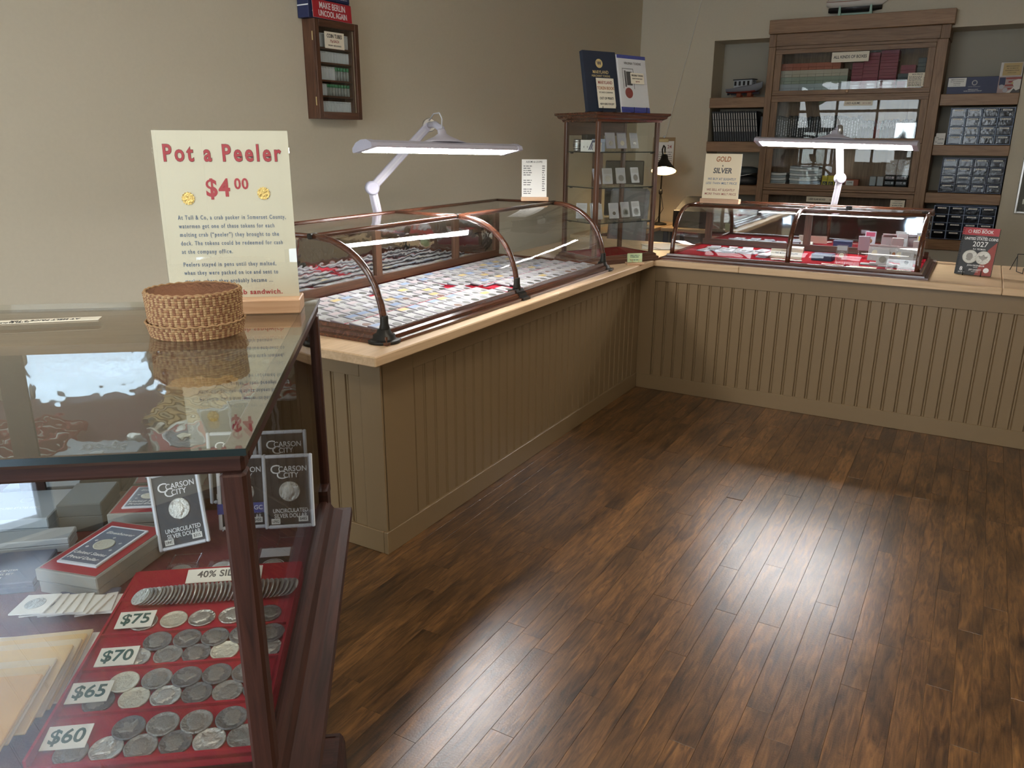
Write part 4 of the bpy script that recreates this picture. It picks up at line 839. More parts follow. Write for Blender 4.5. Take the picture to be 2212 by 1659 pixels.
c = obj('price_card', MB().bbox(-.095, .095, -.014, .014, 0, .0016, .0005).mesh('price_card', 'cream_light'), None, cpos(-.485, .705, ZT+.0002, 6)); tag(c, 'cream card reading at melt price plus 10%, upside down on the glass', 'price card')
lettering('AT MELT PRICE + 10%', .0155, 'ink', c, 0, .0, .0018, mat=RZ(math.pi), bold=.01, squeeze=.8); lettering('SILVER EAGLES', .010, 'ink', c, .05, .010, .0018, mat=RZ(math.pi), squeeze=.8)
# ------------------------------------------------------------------ oak bookcase in the recess
BF = 2.93      # front plane
bcs = thing('bookcase', 'tall oak sectional bookcase with glazed lift-up doors against the back wall', 'bookcase')
MB().bbox(-.020, 1.432, 2.885, 3.32, 2.482, 2.595, .003).part('cornice', 'shelf_x', bcs)
MB().bbox(-.018, .042, 2.922, 3.30, 2.378, 2.481, .002).part('frieze_block', 'oak_z', bcs); MB().bbox(1.342, 1.412, 2.922, 3.30, 2.378, 2.481, .002).part('frieze_block', 'oak_z', bcs)
MB().bbox(.043, 1.341, 2.930, 2.96, 2.382, 2.481, .002).part('frieze', 'oak_x', bcs)
MB().bbox(-.016, .043, BF, 3.30, 0, 2.377, .002).part('side_panel', 'oak_z', bcs); MB().bbox(1.325, 1.405, BF, 3.30, 0, 2.377, .002).part('side_panel', 'oak_z', bcs)
MB().box(.043, 1.325, 3.285, 3.30, 0, 2.38).part('back_panel', 'oak_z', bcs)
MB().box(.043, 1.325, 2.945, 3.285, 2.358, 2.381).part('top_panel', 'oak_x', bcs)
# sections: (door bottom, door top)
secs = [(1.976, 2.356), (1.572, 1.956), (1.170, 1.552), (.77, 1.144), (.37, .745)]
doors = []
for (z0, z1) in secs:
    MB().bbox(.044, 1.325, 2.936, 3.284, z0-.024, z0-.006, .002).part('shelf', 'oak_x', bcs)
    d = MB().bbox(.046, 1.323, 2.932, 2.952, z0-.004, z0+.034, .0015).part('door', 'oak_x', bcs)
    MB().bbox(.046, 1.323, 2.932, 2.952, z1-.040, z1-.002, .0015).part('door_rail', 'oak_x', d)
    for q in ((.046, .104), (1.268, 1.323)): MB().bbox(q[0], q[1], 2.9325, 2.9515, z0+.034, z1-.040, .0015).part('door_stile', 'oak_z', d)
    MB().box(.104, 1.268, 2.940, 2.943, z0+.034, z1-.040).part('door_pane', 'door_glass', d)
    MB().lathe([(.007, 0), (.006, .008), (.012, .014), (.013, .020), (.008, .026)], n=14, m=T(.683, 2.932, z0+.018) @ RX(R(90))).part('knob', 'beech', d)
MB().box(-.016, 1.405, 2.94, 3.28, 0, .05).part('plinth', 'oak_x', bcs)
def shelfz(i): return secs[i][0]-.0055
# price cards behind the door glass
def price_card(x0, x1, z0, z1, y, mt, label, group='price cards on the bookcase doors'):
    c = thing('price_card', label, 'price card', axes(((x0+x1)/2, y, (z0+z1)/2), (1, 0, 0), (0, 0, 1)), 0, group)
    MB().box(-(x1-x0)/2, (x1-x0)/2, -(z1-z0)/2, (z1-z0)/2, -.0015, 0).part('card', mt, c); return c
yg = 2.9385
c = price_card(.523, .821, 2.231, 2.311, yg, 'cream_light', 'cream card reading all kinds of boxes on the top bookcase door'); lettering('ALL KINDS OF BOXES', .034, 'ink', c, 0, 0, bold=.016, squeeze=.80)
c = price_card(.668, .898, 1.874, 1.9155, yg, 'cream_light', 'cream card reading used albums on the second bookcase door'); lettering('USED ALBUMS', .024, 'ink', c, -.045, 0, bold=.016, squeeze=.78); lettering('$15 to $20', .017, 'ink_rust', c, .068, 0, squeeze=.85)
c = price_card(1.144, 1.285, 2.016, 2.126, yg, 'cream_light', 'cream box price list on the top bookcase door'); lettering('BOX PRICES', .015, 'ink', c, 0, .042, bold=.012); scribble(c, 'ink_grey', -.062, .035, (.026, .016, .006, -.004, -.018, -.028, -.038, -.046), h=.0055, seed=4); scribble(c, 'ink_grey', .048, .064, (.016, .006, -.004, -.018, -.028, -.038), h=.0055, seed=5)
c = price_card(.443, .690, 1.051, 1.098, yg, 'cream_light', 'cream card reading used slab boxes on the lower bookcase door'); lettering('USED SLAB BOXES', .024, 'ink', c, -.032, 0, bold=.016, squeeze=.74); lettering('$6.00', .018, 'ink_rust', c, .093, 0, squeeze=.8)
c = price_card(1.145, 1.259, 1.015, 1.093, yg, 'cream_light', 'cream currency sleeve price card on the lower bookcase door'); lettering('THESE GOOD', .009, 'ink_rust', c, 0, .028); lettering('CURRENCY SLEEVES', .011, 'ink', c, 0, .012, bold=.01, squeeze=.8); scribble(c, 'ink', -.04, .04, (-.006, -.02), h=.006, seed=8)
# top section: rows of little coin boxes
def cbox(x0, x1, y0, y1, z0, z1, mt, label, group):
    o = MB().bbox(x0, x1, y0, y1, z0, z1*.0+z0+(z1-z0)*.40, .001).part('coin_box', mt); tag(o, label, 'box', group); MB().bbox(x0-.0006, x1+.0006, y0-.0006, y1, z0+(z1-z0)*.41, z1, .001).part('lid', mt, o); return o
z = shelfz(0)+.0005; lay = [('pink_box', 'pink', .036), ('grey_box', 'grey', .058), ('green_box', 'sage green', .058), ('beige_box', 'beige', .057), ('orange_box', 'rust orange', .058)]
for li, (mt, nm, h) in enumerate(lay):
    if li == 0: h = .042
    for k in range(9):
        if li == 4 and k > 7: continue
        x0 = .052+.0672*k; cbox(x0, x0+.0662, 3.03, 3.20, z, z+h-.001, mt, '%s coin box in the top bookcase section, %s from the left' % (nm, nth(k)), 'stacked coin boxes in the bookcase')
    z += h
zz = shelfz(0)+.0005
red = [(.685, .09, 5, .052), (.775, .125, 6, .056), (.905, .14, 7, .050)]
for si, (x0, w, n_, h) in enumerate(red):
    for k in range(n_): cbox(x0, x0+w-.002, 3.04, 3.20, zz+k*h, zz+k*h+h-.001, 'red_box', 'dark red coin box, %s from the bottom of the %s red stack' % (nth(k), nth(si)), 'stacked red boxes in the bookcase')
for k in range(2): cbox(1.055, 1.165, 3.04, 3.20, zz+k*.05, zz+k*.05+.049, 'red_box', 'dark red box %s the slate box, right of the red stacks' % ('lowest under', 'just under')[k], 'stacked red boxes in the bookcase')
cbox(1.055, 1.185, 3.04, 3.20, zz+.10, zz+.158, 'slate_box', 'slate grey box under the single red box, top bookcase section', None); cbox(1.07, 1.185, 3.04, 3.20, zz+.159, zz+.225, 'red_box', 'single red box on the slate box, top bookcase section', None)
for i in range(2):
    for k in range(4): cbox(1.195+.064*i, 1.257+.064*i, 3.06, 3.20, zz+.070*k, zz+.070*k+.069, 'slate_box', 'slate box, %s from the bottom in the %s stack' % (nth(k), ('left-hand slate', 'rightmost slate')[i]), 'slate boxes in the bookcase')
for i, (x0, w, h) in enumerate(((.690, .075, .10), (.815, .075, .11), (.900, .135, .12), (1.12, .06, .11))):
    o = MB().sheet([[(x0+w*a/6, 3.015-.006*((a*3+b*2) % 3), zz+h*b/6) for a in range(7)] for b in range(7)]).part('plastic_bag', 'sleeve'); o.data.transform(Matrix()); tag(o, 'crinkled clear plastic bag leaning on the red boxes, %s from the left' % nth(i), 'plastic bag', 'clear bags in the bookcase')
    so = o.modifiers.new('thick', 'SOLIDIFY'); so.thickness = .004
# second section: albums standing in a row
zz = shelfz(1)+.0005; ra = random.Random(8); x = .052; k = 0
while x < 1.29:
    w = ra.uniform(.017, .026) if x < .80 else ra.uniform(.009, .013); h = ra.uniform(.21, .235) if x < .80 else ra.uniform(.165, .20)
    mt = ra.choice(('charcoal', 'charcoal', 'black', 'charcoal')) if x < .62 else (ra.choice(('dark_green', 'black', 'charcoal')) if x < .80 else ra.choice(('black', 'navy_cloth', 'charcoal')))
    if .92 < x < .97: mt = 'ink_rust'
    o = MB().bbox(x, x+w-.0012, 3.03, 3.22, zz, zz+h, .003).part('coin_album', mt); tag(o, 'dark coin album standing in the second section, %s from the left' % nth(k), 'album', 'coin albums in the bookcase')
    s = MB(); yy = 3.0295
    if x < .80:
        zt_ = zz+h-.03
        while zt_ > zz+h*.30:
            l = ra.uniform(.008, .028); s.box(x+w*.3, x+w*.62, yy-.0004, yy, zt_-l, zt_); zt_ -= l+.005
        s.part('spine_title', 'white' if ra.random() < .4 else 'label_grey', o)
    else:
        s.box(x+w*.25, x+w*.6, yy-.0004, yy, zz+h-.055, zz+h-.006).part('spine_title', 'label_grey', o)
    x += w; k += 1
o = MB().bbox(1.10, 1.26, 2.965, 2.969, zz, zz+.165, .001).part('plastic_page', 'clear_plastic'); tag(o, 'clear plastic page propped in front of the thin albums', 'plastic page')
# third section: paper stacks, yellow boxes, bags
zz = shelfz(2)+.0005; rq = random.Random(4)
for sname, x0, x1, n_, h in (('low left', .070, .232, 6, .022), ('tall', .262, .510, 9, .0215)):
    for k in range(n_):
        j = rq.uniform(-.006, .006); mb = MB(); nx = 6; rows_ = []
        for zi in (0, 1):
            rows_.append([(x0+j+(x1-x0)*a/nx, zz+k*h+.006*(abs(a/nx-.5)*2)**2+zi*(h-.003)) for a in range(nx+1)])
        pr = [p for p in rows_[0]]+[p for p in rows_[1][::-1]]; mb.prism(pr, (0, 3.0, 0), (1, 0, 0), (0, 0, 1), (0, 1, 0), .20)
        o = mb.part('paper_bundle', 'white' if k % 2 else 'grey_box'); tag(o, 'bundle of white paper pages, %s from the bottom of the %s stack' % (nth(k), sname), 'paper', 'paper bundles in the bookcase')
for k in range(3):
    x0 = .548+.050*k; o = thing('yellow_box', 'yellow and black light box, %s of three on the third shelf' % ('left', 'middle', 'right')[k], 'box', (x0, 3.0, zz), 0, 'yellow boxes in the bookcase')
    MB().bbox(0, .048, 0, .04, 0, .085, .001).part('carton', 'yellow', o); MB().box(.008, .047, -.0008, -.0001, .004, .066).part('black_panel', 'black', o); MB().lathe([(.011, 0), (.011, .001), (.007, .001), (.007, 0)], n=16, m=T(.026, -.001, .046) @ RX(R(90)), cap=False).part('ring_print', 'yellow', o)
    MB().bbox(0, .048, .012, .030, .0855, .118, .001).part('hang_tab', 'yellow', o)
o = thing('toner_box', 'red-brown carton with white label on the third bookcase shelf', 'box', (.74, 3.02, zz)); MB().bbox(0, .115, 0, .08, 0, .09, .002).part('carton', 'orange_box', o); MB().box(.01, .075, -.0008, 0, .040, .078).part('white_label', 'paper', o); lettering('COFFEE', .016, 'ink', o, .042, .060, .001, mat=CF, bold=.01, squeeze=.8); 
c = price_card(.70, .82, zz, zz+.040, 2.985, 'cream_light', 'cream label reading table toners at the third shelf edge', None); lettering('TABLE TONERS', .017, 'ink', c, 0, 0, bold=.01, squeeze=.75)
for k, (x0, lbl) in enumerate(((.945, 'left'), (1.005, 'right'))):
    o = thing('tube_pack', 'pale pack of tubes on a dark stand, %s of two' % lbl, 'box', (x0, 3.0, zz), 0, 'tube packs in the bookcase'); MB().bbox(0, .055, 0, .05, 0, .040, .001).part('base', 'black', o); MB().bbox(0.002, .053, 0.002, .048, .0405, .12, .004).part('pack', 'grey_box', o); MB().lathe([(.012, 0), (.012, .0008)], n=14, m=T(.03, -.0002, .02) @ RX(R(90))).part('round_print', 'label_grey', o)
for k, (x0, w) in enumerate(((1.065, .085), (1.155, .095))):
    o = thing('pouch_stack', 'stack of black pouches in clear bags, %s of two on the third shelf' % ('left', 'right')[k], 'pouch', (x0, 3.0, zz), 0, 'pouch stacks in the bookcase')
    for j in range(3): MB().bbox(0, w, 0, .10, .045*j, .045*j+.044, .006).part('pouch', 'black', o); MB().lathe([(.010, 0), (.010, .0008)], n=12, m=T(w*.78, -.0002, .045*j+.024) @ RX(R(90))).part('round_print', 'label_grey', o); scribble(o, 'label_grey', .01, w*.6, (.045*j+.03, .045*j+.02), h=.006, seed=j+k*3, mat=CF)
    MB().sheet([[(w*a/4, .02-.02*((a+b) % 2), .136+.13*b/5) for a in range(5)] for b in range(6)]).part('clear_bag', 'sleeve', o)
zz = shelfz(3)+.0005
for k in range(5):
    o = MB().bbox(.09+.24*k, .29+.24*k, 3.05, 3.25, zz, zz+.16+.03*(k % 2), .002).part('slab_box', 'slate_box'); tag(o, 'dark slab storage box low in the bookcase, %s from the left' % nth(k), 'box', 'slab storage boxes'); MB().bbox(.089+.24*k, .291+.24*k, 3.049, 3.251, zz+.1605+.03*(k % 2), zz+.20+.03*(k % 2), .002).part('lid', 'black', o)

# ------------------------------------------------------------------ shelves either side
for nm, x0, x1, zs in (('left', NX0+.002, -.018, ((1.875, 1.965), (1.480, 1.573), (1.090, 1.177))), ('right', 1.407, NX1-.002, ((1.865, 1.954), (1.470, 1.553), (1.079, 1.165), (.690, .775)))):
    for k, (z0, z1) in enumerate(zs):
        o = MB().bbox(x0, x1, 2.965, 3.338, z0, z1, .003).part('wall_shelf', 'shelf_x'); tag(o, 'thick oak wall shelf %s of the bookcase, %s from the top' % (nm, nth(k)), 'shelf', 'thick oak wall shelves')
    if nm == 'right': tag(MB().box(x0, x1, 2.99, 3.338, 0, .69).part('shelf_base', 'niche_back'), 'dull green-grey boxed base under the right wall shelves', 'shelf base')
# model workboat
bo = thing('model_boat', 'grey model workboat with cabin on the left wall shelf', 'model boat', (-.25, 3.13, 1.966)); bo.rotation_euler = (0, 0, R(-16))
st = MB().bbox(-.105, .105, -.035, .035, 0, .010, .002).part('stand_board', 'boat_wood', bo)
for x in (-.055, .055): MB().bbox(x-.022, x+.022, -.025, .025, .0102, .055, .004).part('cradle', 'boat_wood', bo)
def hull(prof, mt, name, parent):
    # prof: stations (x, half width, keel z, sheer z)
    rows_ = []
    for (x, w, zk, zs) in prof: rows_.append([(x, -w, zs), (x, -w*.96, zk+(zs-zk)*.45), (x, -w*.55, zk+(zs-zk)*.12), (x, 0, zk), (x, w*.55, zk+(zs-zk)*.12), (x, w*.96, zk+(zs-zk)*.45), (x, w, zs)])
    mb = MB().sheet(rows_); mb.add(rows_[0], [tuple(range(7))]); mb.add([r[0] for r in rows_]+[r[-1] for r in rows_[::-1]], [tuple(range(2*len(rows_)))]); return mb.part(name, mt, parent)
hull([(-.185, .045, .052, .085), (-.12, .058, .045, .086), (0, .065, .042, .092), (.08, .060, .045, .104), (.14, .036, .062, .122), (.175, .004, .085, .138)], 'boat_grey', 'hull', bo)
hull([(-.180, .043, .050, .058), (-.12, .057, .043, .056), (0, .064, .040, .055), (.08, .058, .043, .058), (.12, .03, .054, .066)], 'boat_red', 'boot_top', bo)
MB().bbox(-.19, .15, -.002, .002, .030, .050, .001).part('keel', 'boat_dark', bo); MB().lathe([(.006, -.003), (.006, .003)], n=8, m=T(-.155, 0, .032) @ RY(R(90))).part('propeller', 'print_gold', bo)
MB().bbox(-.105, .085, -.040, .040, .088, .158, .003).part('cabin', 'grey_box', bo); MB().bbox(-.112, .095, -.046, .046, .1585, .166, .002).part('cabin_roof', 'boat_dark', bo)
for x in (-.085, -.04, .005, .05): MB().box(x-.011, x+.011, -.0408, -.0400, .110, .148).part('window', 'black', bo)
MB().box(.0852, .0858, -.02, .02, .105, .15).part('window', 'black', bo); MB().lathe([(.018, 0), (.018, .002), (.012, .002), (.012, 0)], n=16, m=T(.0862, 0, .125) @ RY(R(90)), cap=False).part('ring', 'grey_box', bo)
# slipcased albums, leaning
for k in range(19):
    x0 = -.518+.0222*k; m = T(x0, 3.03, 1.5735) @ RY(R(9.5)) if False else T(x0+.036, 3.03, 1.5738) @ Matrix(((1, 0, -.15, 0), (0, 1, 0, 0), (0, 0, 1, 0), (0, 0, 0, 1)))
    me = MB().bbox(0, .0215, 0, .19, 0, .272, .003); me.v = [m @ Vector(v) for v in me.v]; o = me.part('album_slipcase', 'black'); tag(o, 'black leaning album slipcase on the left shelf, %s from the left' % nth(k), 'album', 'leaning black albums')
    for a, b in ((.09, .135), (.140, .195), (.200, .255)):
        me = MB().box(.0075, .0135, -.0006, 0, a, b); me.v = [m @ Vector(v) for v in me.v]; me.part('spine_label', 'label_gold' if False else 'sail_cream', o)
o = MB().bbox(-.062, -.024, 3.04, 3.22, 1.5735, 1.80, .003).part('album_slipcase', 'black'); tag(o, 'upright black slipcase against the bookcase side, left shelf', 'album')
# printer-like dark bags on the third left shelf
o = thing('equipment_bag', 'dark folded equipment bag on the lowest left wall shelf', 'bag', (-.19, 3.12, 1.1775)); mb = MB()
mb.lathe([(.10, 0), (.155, .02), (.15, .06), (.09, .08), (.02, .085)], n=24); mb.v = [(x, y*.7, z) for x, y, z in mb.v]; mb.part('bag_body', 'charcoal', o)
mb = MB(); mb.lathe([(.10, .087), (.150, .10), (.14, .15), (.08, .165), (.02, .168)], n=24); mb.v = [(x, y*.7, z) for x, y, z in mb.v]; mb.part('bag_flap', 'slate_box', o); MB().tube([(-.14, -.09, .07), (0, -.11, .085), (.14, -.08, .11)], .004, 6).part('zip', 'steel', o)
# drawer cabinets
def drawers(x0, x1, z0, z1, frame, label, seed):
    t = thing('drawer_cabinet', label, 'organizer', (x0, 2.985, z0), 0, 'small parts drawer cabinets'); W, H = x1-x0, z1-z0; D = .15; rd = random.Random(seed)
    MB().box(0, W, D-.004, D, 0, H).part('cabinet_back', frame, t)
    for x in (0, W-.006): MB().bbox(x, x+.006, 0, D-.004, 0, H, .002).part('cabinet_side', frame, t)
    for k in range(5): MB().box(.006, W-.006, .004, D-.004, .004+(H-.012)*k/4, .008+(H-.012)*k/4).part('cabinet_shelf', frame, t)
    for k in range(1, 4): MB().box(W*k/4-.0025, W*k/4+.0025, .003, D-.004, .008, H-.004).part('divider', frame, t)
    dw, dh = W/4-.012, (H-.012)/4-.008
    for i in range(4):
        for j in range(4):
            X = W*i/4+.006+(0.001 if i else .002); Z = .009+(H-.012)*j/4
            d = MB().bbox(X, X+dw, -.010, -.004, Z+.002, Z+dh, .002).part('drawer', 'drawer_plastic', t)
            MB().box(X+.001, X+dw-.001, -.004, D-.02, Z+.001, Z+.003).part('drawer_tray', 'clear_plastic', d)
            MB().box(X+dw*.18, X+dw*.82, -.0125, -.0105, Z+dh*.74, Z+dh*.93).part('drawer_label', 'paper', d); scribble(d, 'ink_grey', X+dw*.25, X+dw*.75, (Z+dh*.835,), z=.0127, h=.004, seed=rd.randint(0, 999), mat=CF)
            MB().bbox(X+dw*.12, X+dw*.88, -.020, -.0105, Z+dh*.02, Z+dh*.10, .002).part('drawer_pull', 'drawer_plastic', d)
            fill = rd.choice(('black', 'black', 'paper', 'grey_plastic', 'charcoal', 'white', 'slate_box')); MB().bbox(X+.008, X+dw-.008, .004, .09, Z+.0035, Z+dh*rd.uniform(.4, .75), .004).part('drawer_contents', fill, d)
drawers(1.500, 1.958, 1.5545, 1.848, 'blue_frame', 'pale blue drawer cabinet of sixteen clear drawers, upper right shelf', 1)
drawers(1.497, 1.955, 1.1665, 1.452, 'violet_frame', 'dark blue drawer cabinet of sixteen clear drawers, middle right shelf', 2)
drawers(1.490, 1.950, .7765, 1.062, 'blue_frame', 'pale blue drawer cabinet behind the red price guide', 3)
for k in range(3):
    x0 = (1.409, 1.410, 1.418)[k]; o = thing('coin_carton', 'small white quarters carton, %s of the stack by the drawers' % ('bottom', 'middle', 'top')[k], 'box', (x0, 2.985, 1.554+.0335*k), 0, 'stacked quarters cartons'); MB().bbox(0, .078-.008*(k == 2), 0, .06, 0, .033-.006*(k == 2), .001).part('carton', 'paper', o)
    if k < 2: lettering('QUARTERS', .012, 'ink', o, .048, .013, .0006, mat=CF, bold=.012, squeeze=.7); scribble(o, 'ink_grey', .008, .03, (.024,), h=.004, seed=k, mat=CF)
# silver eagle packs on the upper right shelf
o = thing('coin_set_box', 'long dark navy mint set box on the upper right shelf', 'box', (1.442, 3.02, 1.9545)); MB().bbox(0, .37, 0, .05, 0, .131, .002).part('carton', 'navy', o)
MB().lathe([(.021, 0), (.021, .0008), (.013, .0008), (.013, 0)], n=20, m=T(.195, -.0002, .085) @ RX(R(90)), cap=False).part('emblem', 'label_grey', o); lettering('UNITED STATES MINT', .009, 'label_grey', o, .195, .055, .0005, mat=CF); lettering('AMERICAN EAGLE', .009, 'white', o, .19, .034, .0005, mat=CF, bold=.01); lettering('SILVER ANNIVERSARY COIN SET', .009, 'white', o, .19, .022, .0005, mat=CF, bold=.01)
c = price_card(1.446, 1.575, 2.012, 2.079, 3.012, 'paper', 'white American silver eagle set card on the navy box', None)
for s, y, sz in (('AMERICAN SILVER EAGLE', .020, .0115), ('2011 25TH ANNIVERSARY SET', .005, .0098), ('FIVE HUNDRED', -.009, .010), ('$1 EACH - $1 SETS', -.022, .008)): lettering(s, sz, 'ink', c, 0, y, bold=.008, squeeze=.74)
o = thing('coin_folder', 'silver eagle coin folder with flag and eagle art at the shelf end', 'folder', T(1.803, 3.0, 1.9545) @ RX(R(-4))); MB().bbox(0, .155, 0, .012, 0, .232, .001).part('cover', 'sail_cream', o); MB().box(.0, .155, -.0006, 0, 0, .125).part('flag_print', 'flag_art', o)
for k in range(4): MB().add([(.05+.02*(k % 2), -.0010, .116-.026*k), (.155, -.0010, .118-.026*k), (.155, -.0010, .106-.026*k), (.05+.02*(k % 2), -.0010, .104-.026*k)], [(0, 1, 2, 3)]).part('flag_stripe', 'ink_rust', o)
MB().box(.006, .048, -.0010, -.0004, .060, .118).part('flag_canton', 'navy', o)
MB().add([(.06, -.0016, .0), (.155, -.0016, .0), (.155, -.0016, .10), (.135, -.0016, .104), (.105, -.0016, .092), (.088, -.0016, .076), (.104, -.0016, .064), (.112, -.0016, .046), (.09, -.0016, .024)], [tuple(range(9))]).part('eagle_print', 'sail_cream', o); MB().add([(.088, -.0020, .077), (.102, -.0020, .084), (.106, -.0020, .070), (.094, -.0020, .066)], [(0, 1, 2, 3)]).part('beak_print', 'label_gold', o); MB().add([(.09, -.0019, 0), (.155, -.0019, 0), (.155, -.0019, .03), (.13, -.0019, .018), (.112, -.0019, .034)], [(0, 1, 2, 3, 4)]).part('wing_print', 'feather', o)
for x, z in ((.026, .048), (.055, .022)): MB().lathe([(.017, 0), (.017, .0008)], n=18, m=T(x, -.0012, z) @ RX(R(90))).part('coin_print', 'label_grey', o)
c = price_card(1.822, 1.948, 2.085, 2.178, 2.985, 'label_gold', 'tan American silver eagle price card on the flag folder', None); c.location.y = 2.982
for s, y, sz in (('AMERICAN SILVER EAGLE', .022, .0108), ('1986 - 2026 SAMPLES FOR', .006, .0095), ('PROPER MEMORIAL PACKAGES', -.010, .0092), ('$77 EACH - $1 COIN', -.027, .0085)): lettering(s, sz, 'ink', c, 0, y, bold=.008, squeeze=.74)
# model sailboat on the bookcase
sb = thing('model_boat', 'white and black model sailboat on a mint stand atop the bookcase', 'model boat', (.665, 2.965, 2.5955)); sb.rotation_euler = (0, 0, R(4))
for x in (-.122, .122): MB().add([(x-.012, -.035, 0), (x+.012, -.035, 0), (x+.012, .035, 0), (x-.012, .035, 0), (x-.007, -.05, .075), (x+.007, -.05, .075), (x+.007, .05, .075), (x-.007, .05, .075)], [(0, 1, 5, 4), (1, 2, 6, 5), (2, 3, 7, 6), (3, 0, 4, 7), (4, 5, 6, 7), (3, 2, 1, 0)]).part('stand_leg', 'mint', sb)
MB().bbox(-.115, .115, -.008, .008, .008, .024, .002).part('stand_rail', 'mint', sb)
hull([(-.215, .010, .034, .066), (-.20, .03, .028, .066), (0, .055, .026, .064), (.14, .04, .030, .068), (.205, .006, .040, .072)], 'black', 'lower_hull', sb)
hull([(-.235, .02, .085, .125), (-.20, .05, .064, .118), (-.05, .075, .060, .112), (.10, .065, .062, .122), (.20, .028, .072, .150), (.245, .004, .105, .175)], 'sail_cream', 'upper_hull', sb)
MB().tube([(-.235, -.021, .118), (-.2, -.051, .111), (-.05, -.076, .105), (.10, -.066, .114), (.2, -.029, .141), (.245, -.004, .166)], .0022, 5).part('rub_rail', 'boat_wood', sb); MB().tube([(.24, 0, .165), (.34, 0, .20)], .004, 6).part('bowsprit', 'brown_leather', sb)
MB().tube([(.02, 0, .10), (.02, 0, .50)], .005, 6).part('mast', 'brown_leather', sb); MB().bbox(-.10, -.01, -.035, .035, .112, .15, .003).part('cabin', 'boat_red', sb); MB().tube([(-.20, 0, .155), (.02, 0, .165)], .004, 6).part('boom', 'brown_leather', sb)
for e in ((.34, 0, .20), (-.23, 0, .125)): MB().tube([(.02, 0, .48), e], .0012, 4).part('stay', 'brown_leather', sb)
# framed picture at the right edge
fr = thing('picture_frame', 'silver framed dark picture at the right edge of the back wall', 'picture', axes((2.073, 2.998, 1.02), (1, 0, 0), (0, 0, 1)))
for q in ((0, .018, 0, .46), (.34, .358, 0, .46), (.018, .34, 0, .018), (.018, .34, .442, .46)): MB().bbox(q[0], q[1], q[2], q[3], 0, .022, .003).part('frame_bar', 'steel', fr)
MB().box(.018, .34, .018, .442, .002, .006).part('picture', 'black', fr); MB().box(.05, .31, .05, .41, .006, .0065).part('print', 'charcoal', fr); MB().box(.048, .060, .075, .115, .0066, .0070).part('print_card', 'paper', fr); MB().box(.018, .34, .018, .442, .010, .012).part('picture_glass', 'glass', fr)
# ------------------------------------------------------------------ coin tube cabinet on the left wall
WM = axes(W0, WD, (0, 0, 1))          # x along the wall (away), y up, z off the wall
cb = thing('wall_cabinet', 'dark wood glazed wall cabinet of coin tubes on the left wall', 'cabinet', WM @ T(-4.335, 1.692, 0))
cw, ch, cdp = .334, .516, .078
MB().box(0.0, .30, 0, ch, 0.001, .006).part('back_panel', 'walnut_y', cb)
for x in (0, .288): MB().bbox(x, x+.012, 0, ch, .006, cdp, .0015).part('side', 'walnut_y', cb)
MB().bbox(.012, .288, 0, .012, .006, cdp, .0015).part('bottom', 'walnut_x', cb); MB().bbox(.012, .288, ch-.012, ch, .006, cdp, .0015).part('top', 'walnut_x', cb)
dr = MB().bbox(-.002, .030, 0, ch, cdp+.001, cdp+.020, .002).part('door', 'walnut_y', cb)
MB().bbox(.304, .334, 0, ch, cdp+.001, cdp+.020, .002).part('door_stile', 'walnut_y', dr)
for y in (0, ch-.038): MB().bbox(.030, .304, y, y+.038, cdp+.001, cdp+.020, .002).part('door_rail', 'walnut_x', dr)
MB().box(.030, .304, .038, ch-.038, cdp+.008, cdp+.010).part('door_pane', 'glass', dr)
for y in (.07, ch-.11): MB().tube([(-.004, y, cdp), (-.004, y+.045, cdp)], .003, 6).part('hinge', 'print_gold', cb)
shl = [.038, .125, .208, .300, .378]
for y in shl[1:]: MB().box(.012, .288, y-.009, y, .006, cdp-.002).part('shelf', 'walnut_x', cb)
tops = shl[1:]+[ch-.012]
for i, y in enumerate(shl):
    hgt = min(tops[i]-y-.020, .074); y += (.0 if i else -.022)
    if i == 0: hgt = .080
    n_ = 12; tw = .276/n_
    for k in range(n_):
        green = (i == 1 and k > 3) or (i == 2 and k > 6)
        m = WM @ T(-4.335+.012+tw*(k+.5), 1.692+y+.0006, .045) @ RX(R(-90)); r0 = tw*.485
        if green: o = MB().lathe([(r0, 0), (r0, hgt*.72)], n=12).part('coin_tube', 'tube_clear', None, m); MB().lathe([(r0*1.0, hgt*.722), (r0*1.0, hgt*.97), (r0*.8, hgt)], n=12).part('tube_cap', 'tube_green', o)
        else: o = MB().bbox(-r0, r0, -r0, r0, 0, hgt*.9, .002).part('coin_tube', 'tube_white', None, m); MB().bbox(-r0, r0, -r0, r0, hgt*.905, hgt, .002).part('tube_cap', 'tube_white', o)
        tag(o, '%s coin tube on the %s shelf of the wall cabinet, %s from the left' % ('clear green-capped' if green else 'white square', nth(4-i), nth(k)), 'coin tube', 'coin tubes in the wall cabinet')
c = thing('price_card', 'cream coin tubes price card on the wall cabinet glass', 'price card', WM @ T(-4.335+.148, 1.692+.412, cdp+.0115))
MB().box(-.074, .074, -.040, .046, 0, .0015).part('card', 'cream_light', c); lettering('COIN TUBES', .028, 'ink', c, 0, .024, .0018, bold=.018, squeeze=.72); lettering('75¢ EACH', .020, 'ink_rust', c, 0, -.002, .0018, bold=.008, squeeze=.8); lettering('DOLLAR + ASE $1.50 EACH', .0105, 'ink', c, 0, -.024, .0018, bold=.014, squeeze=.78)
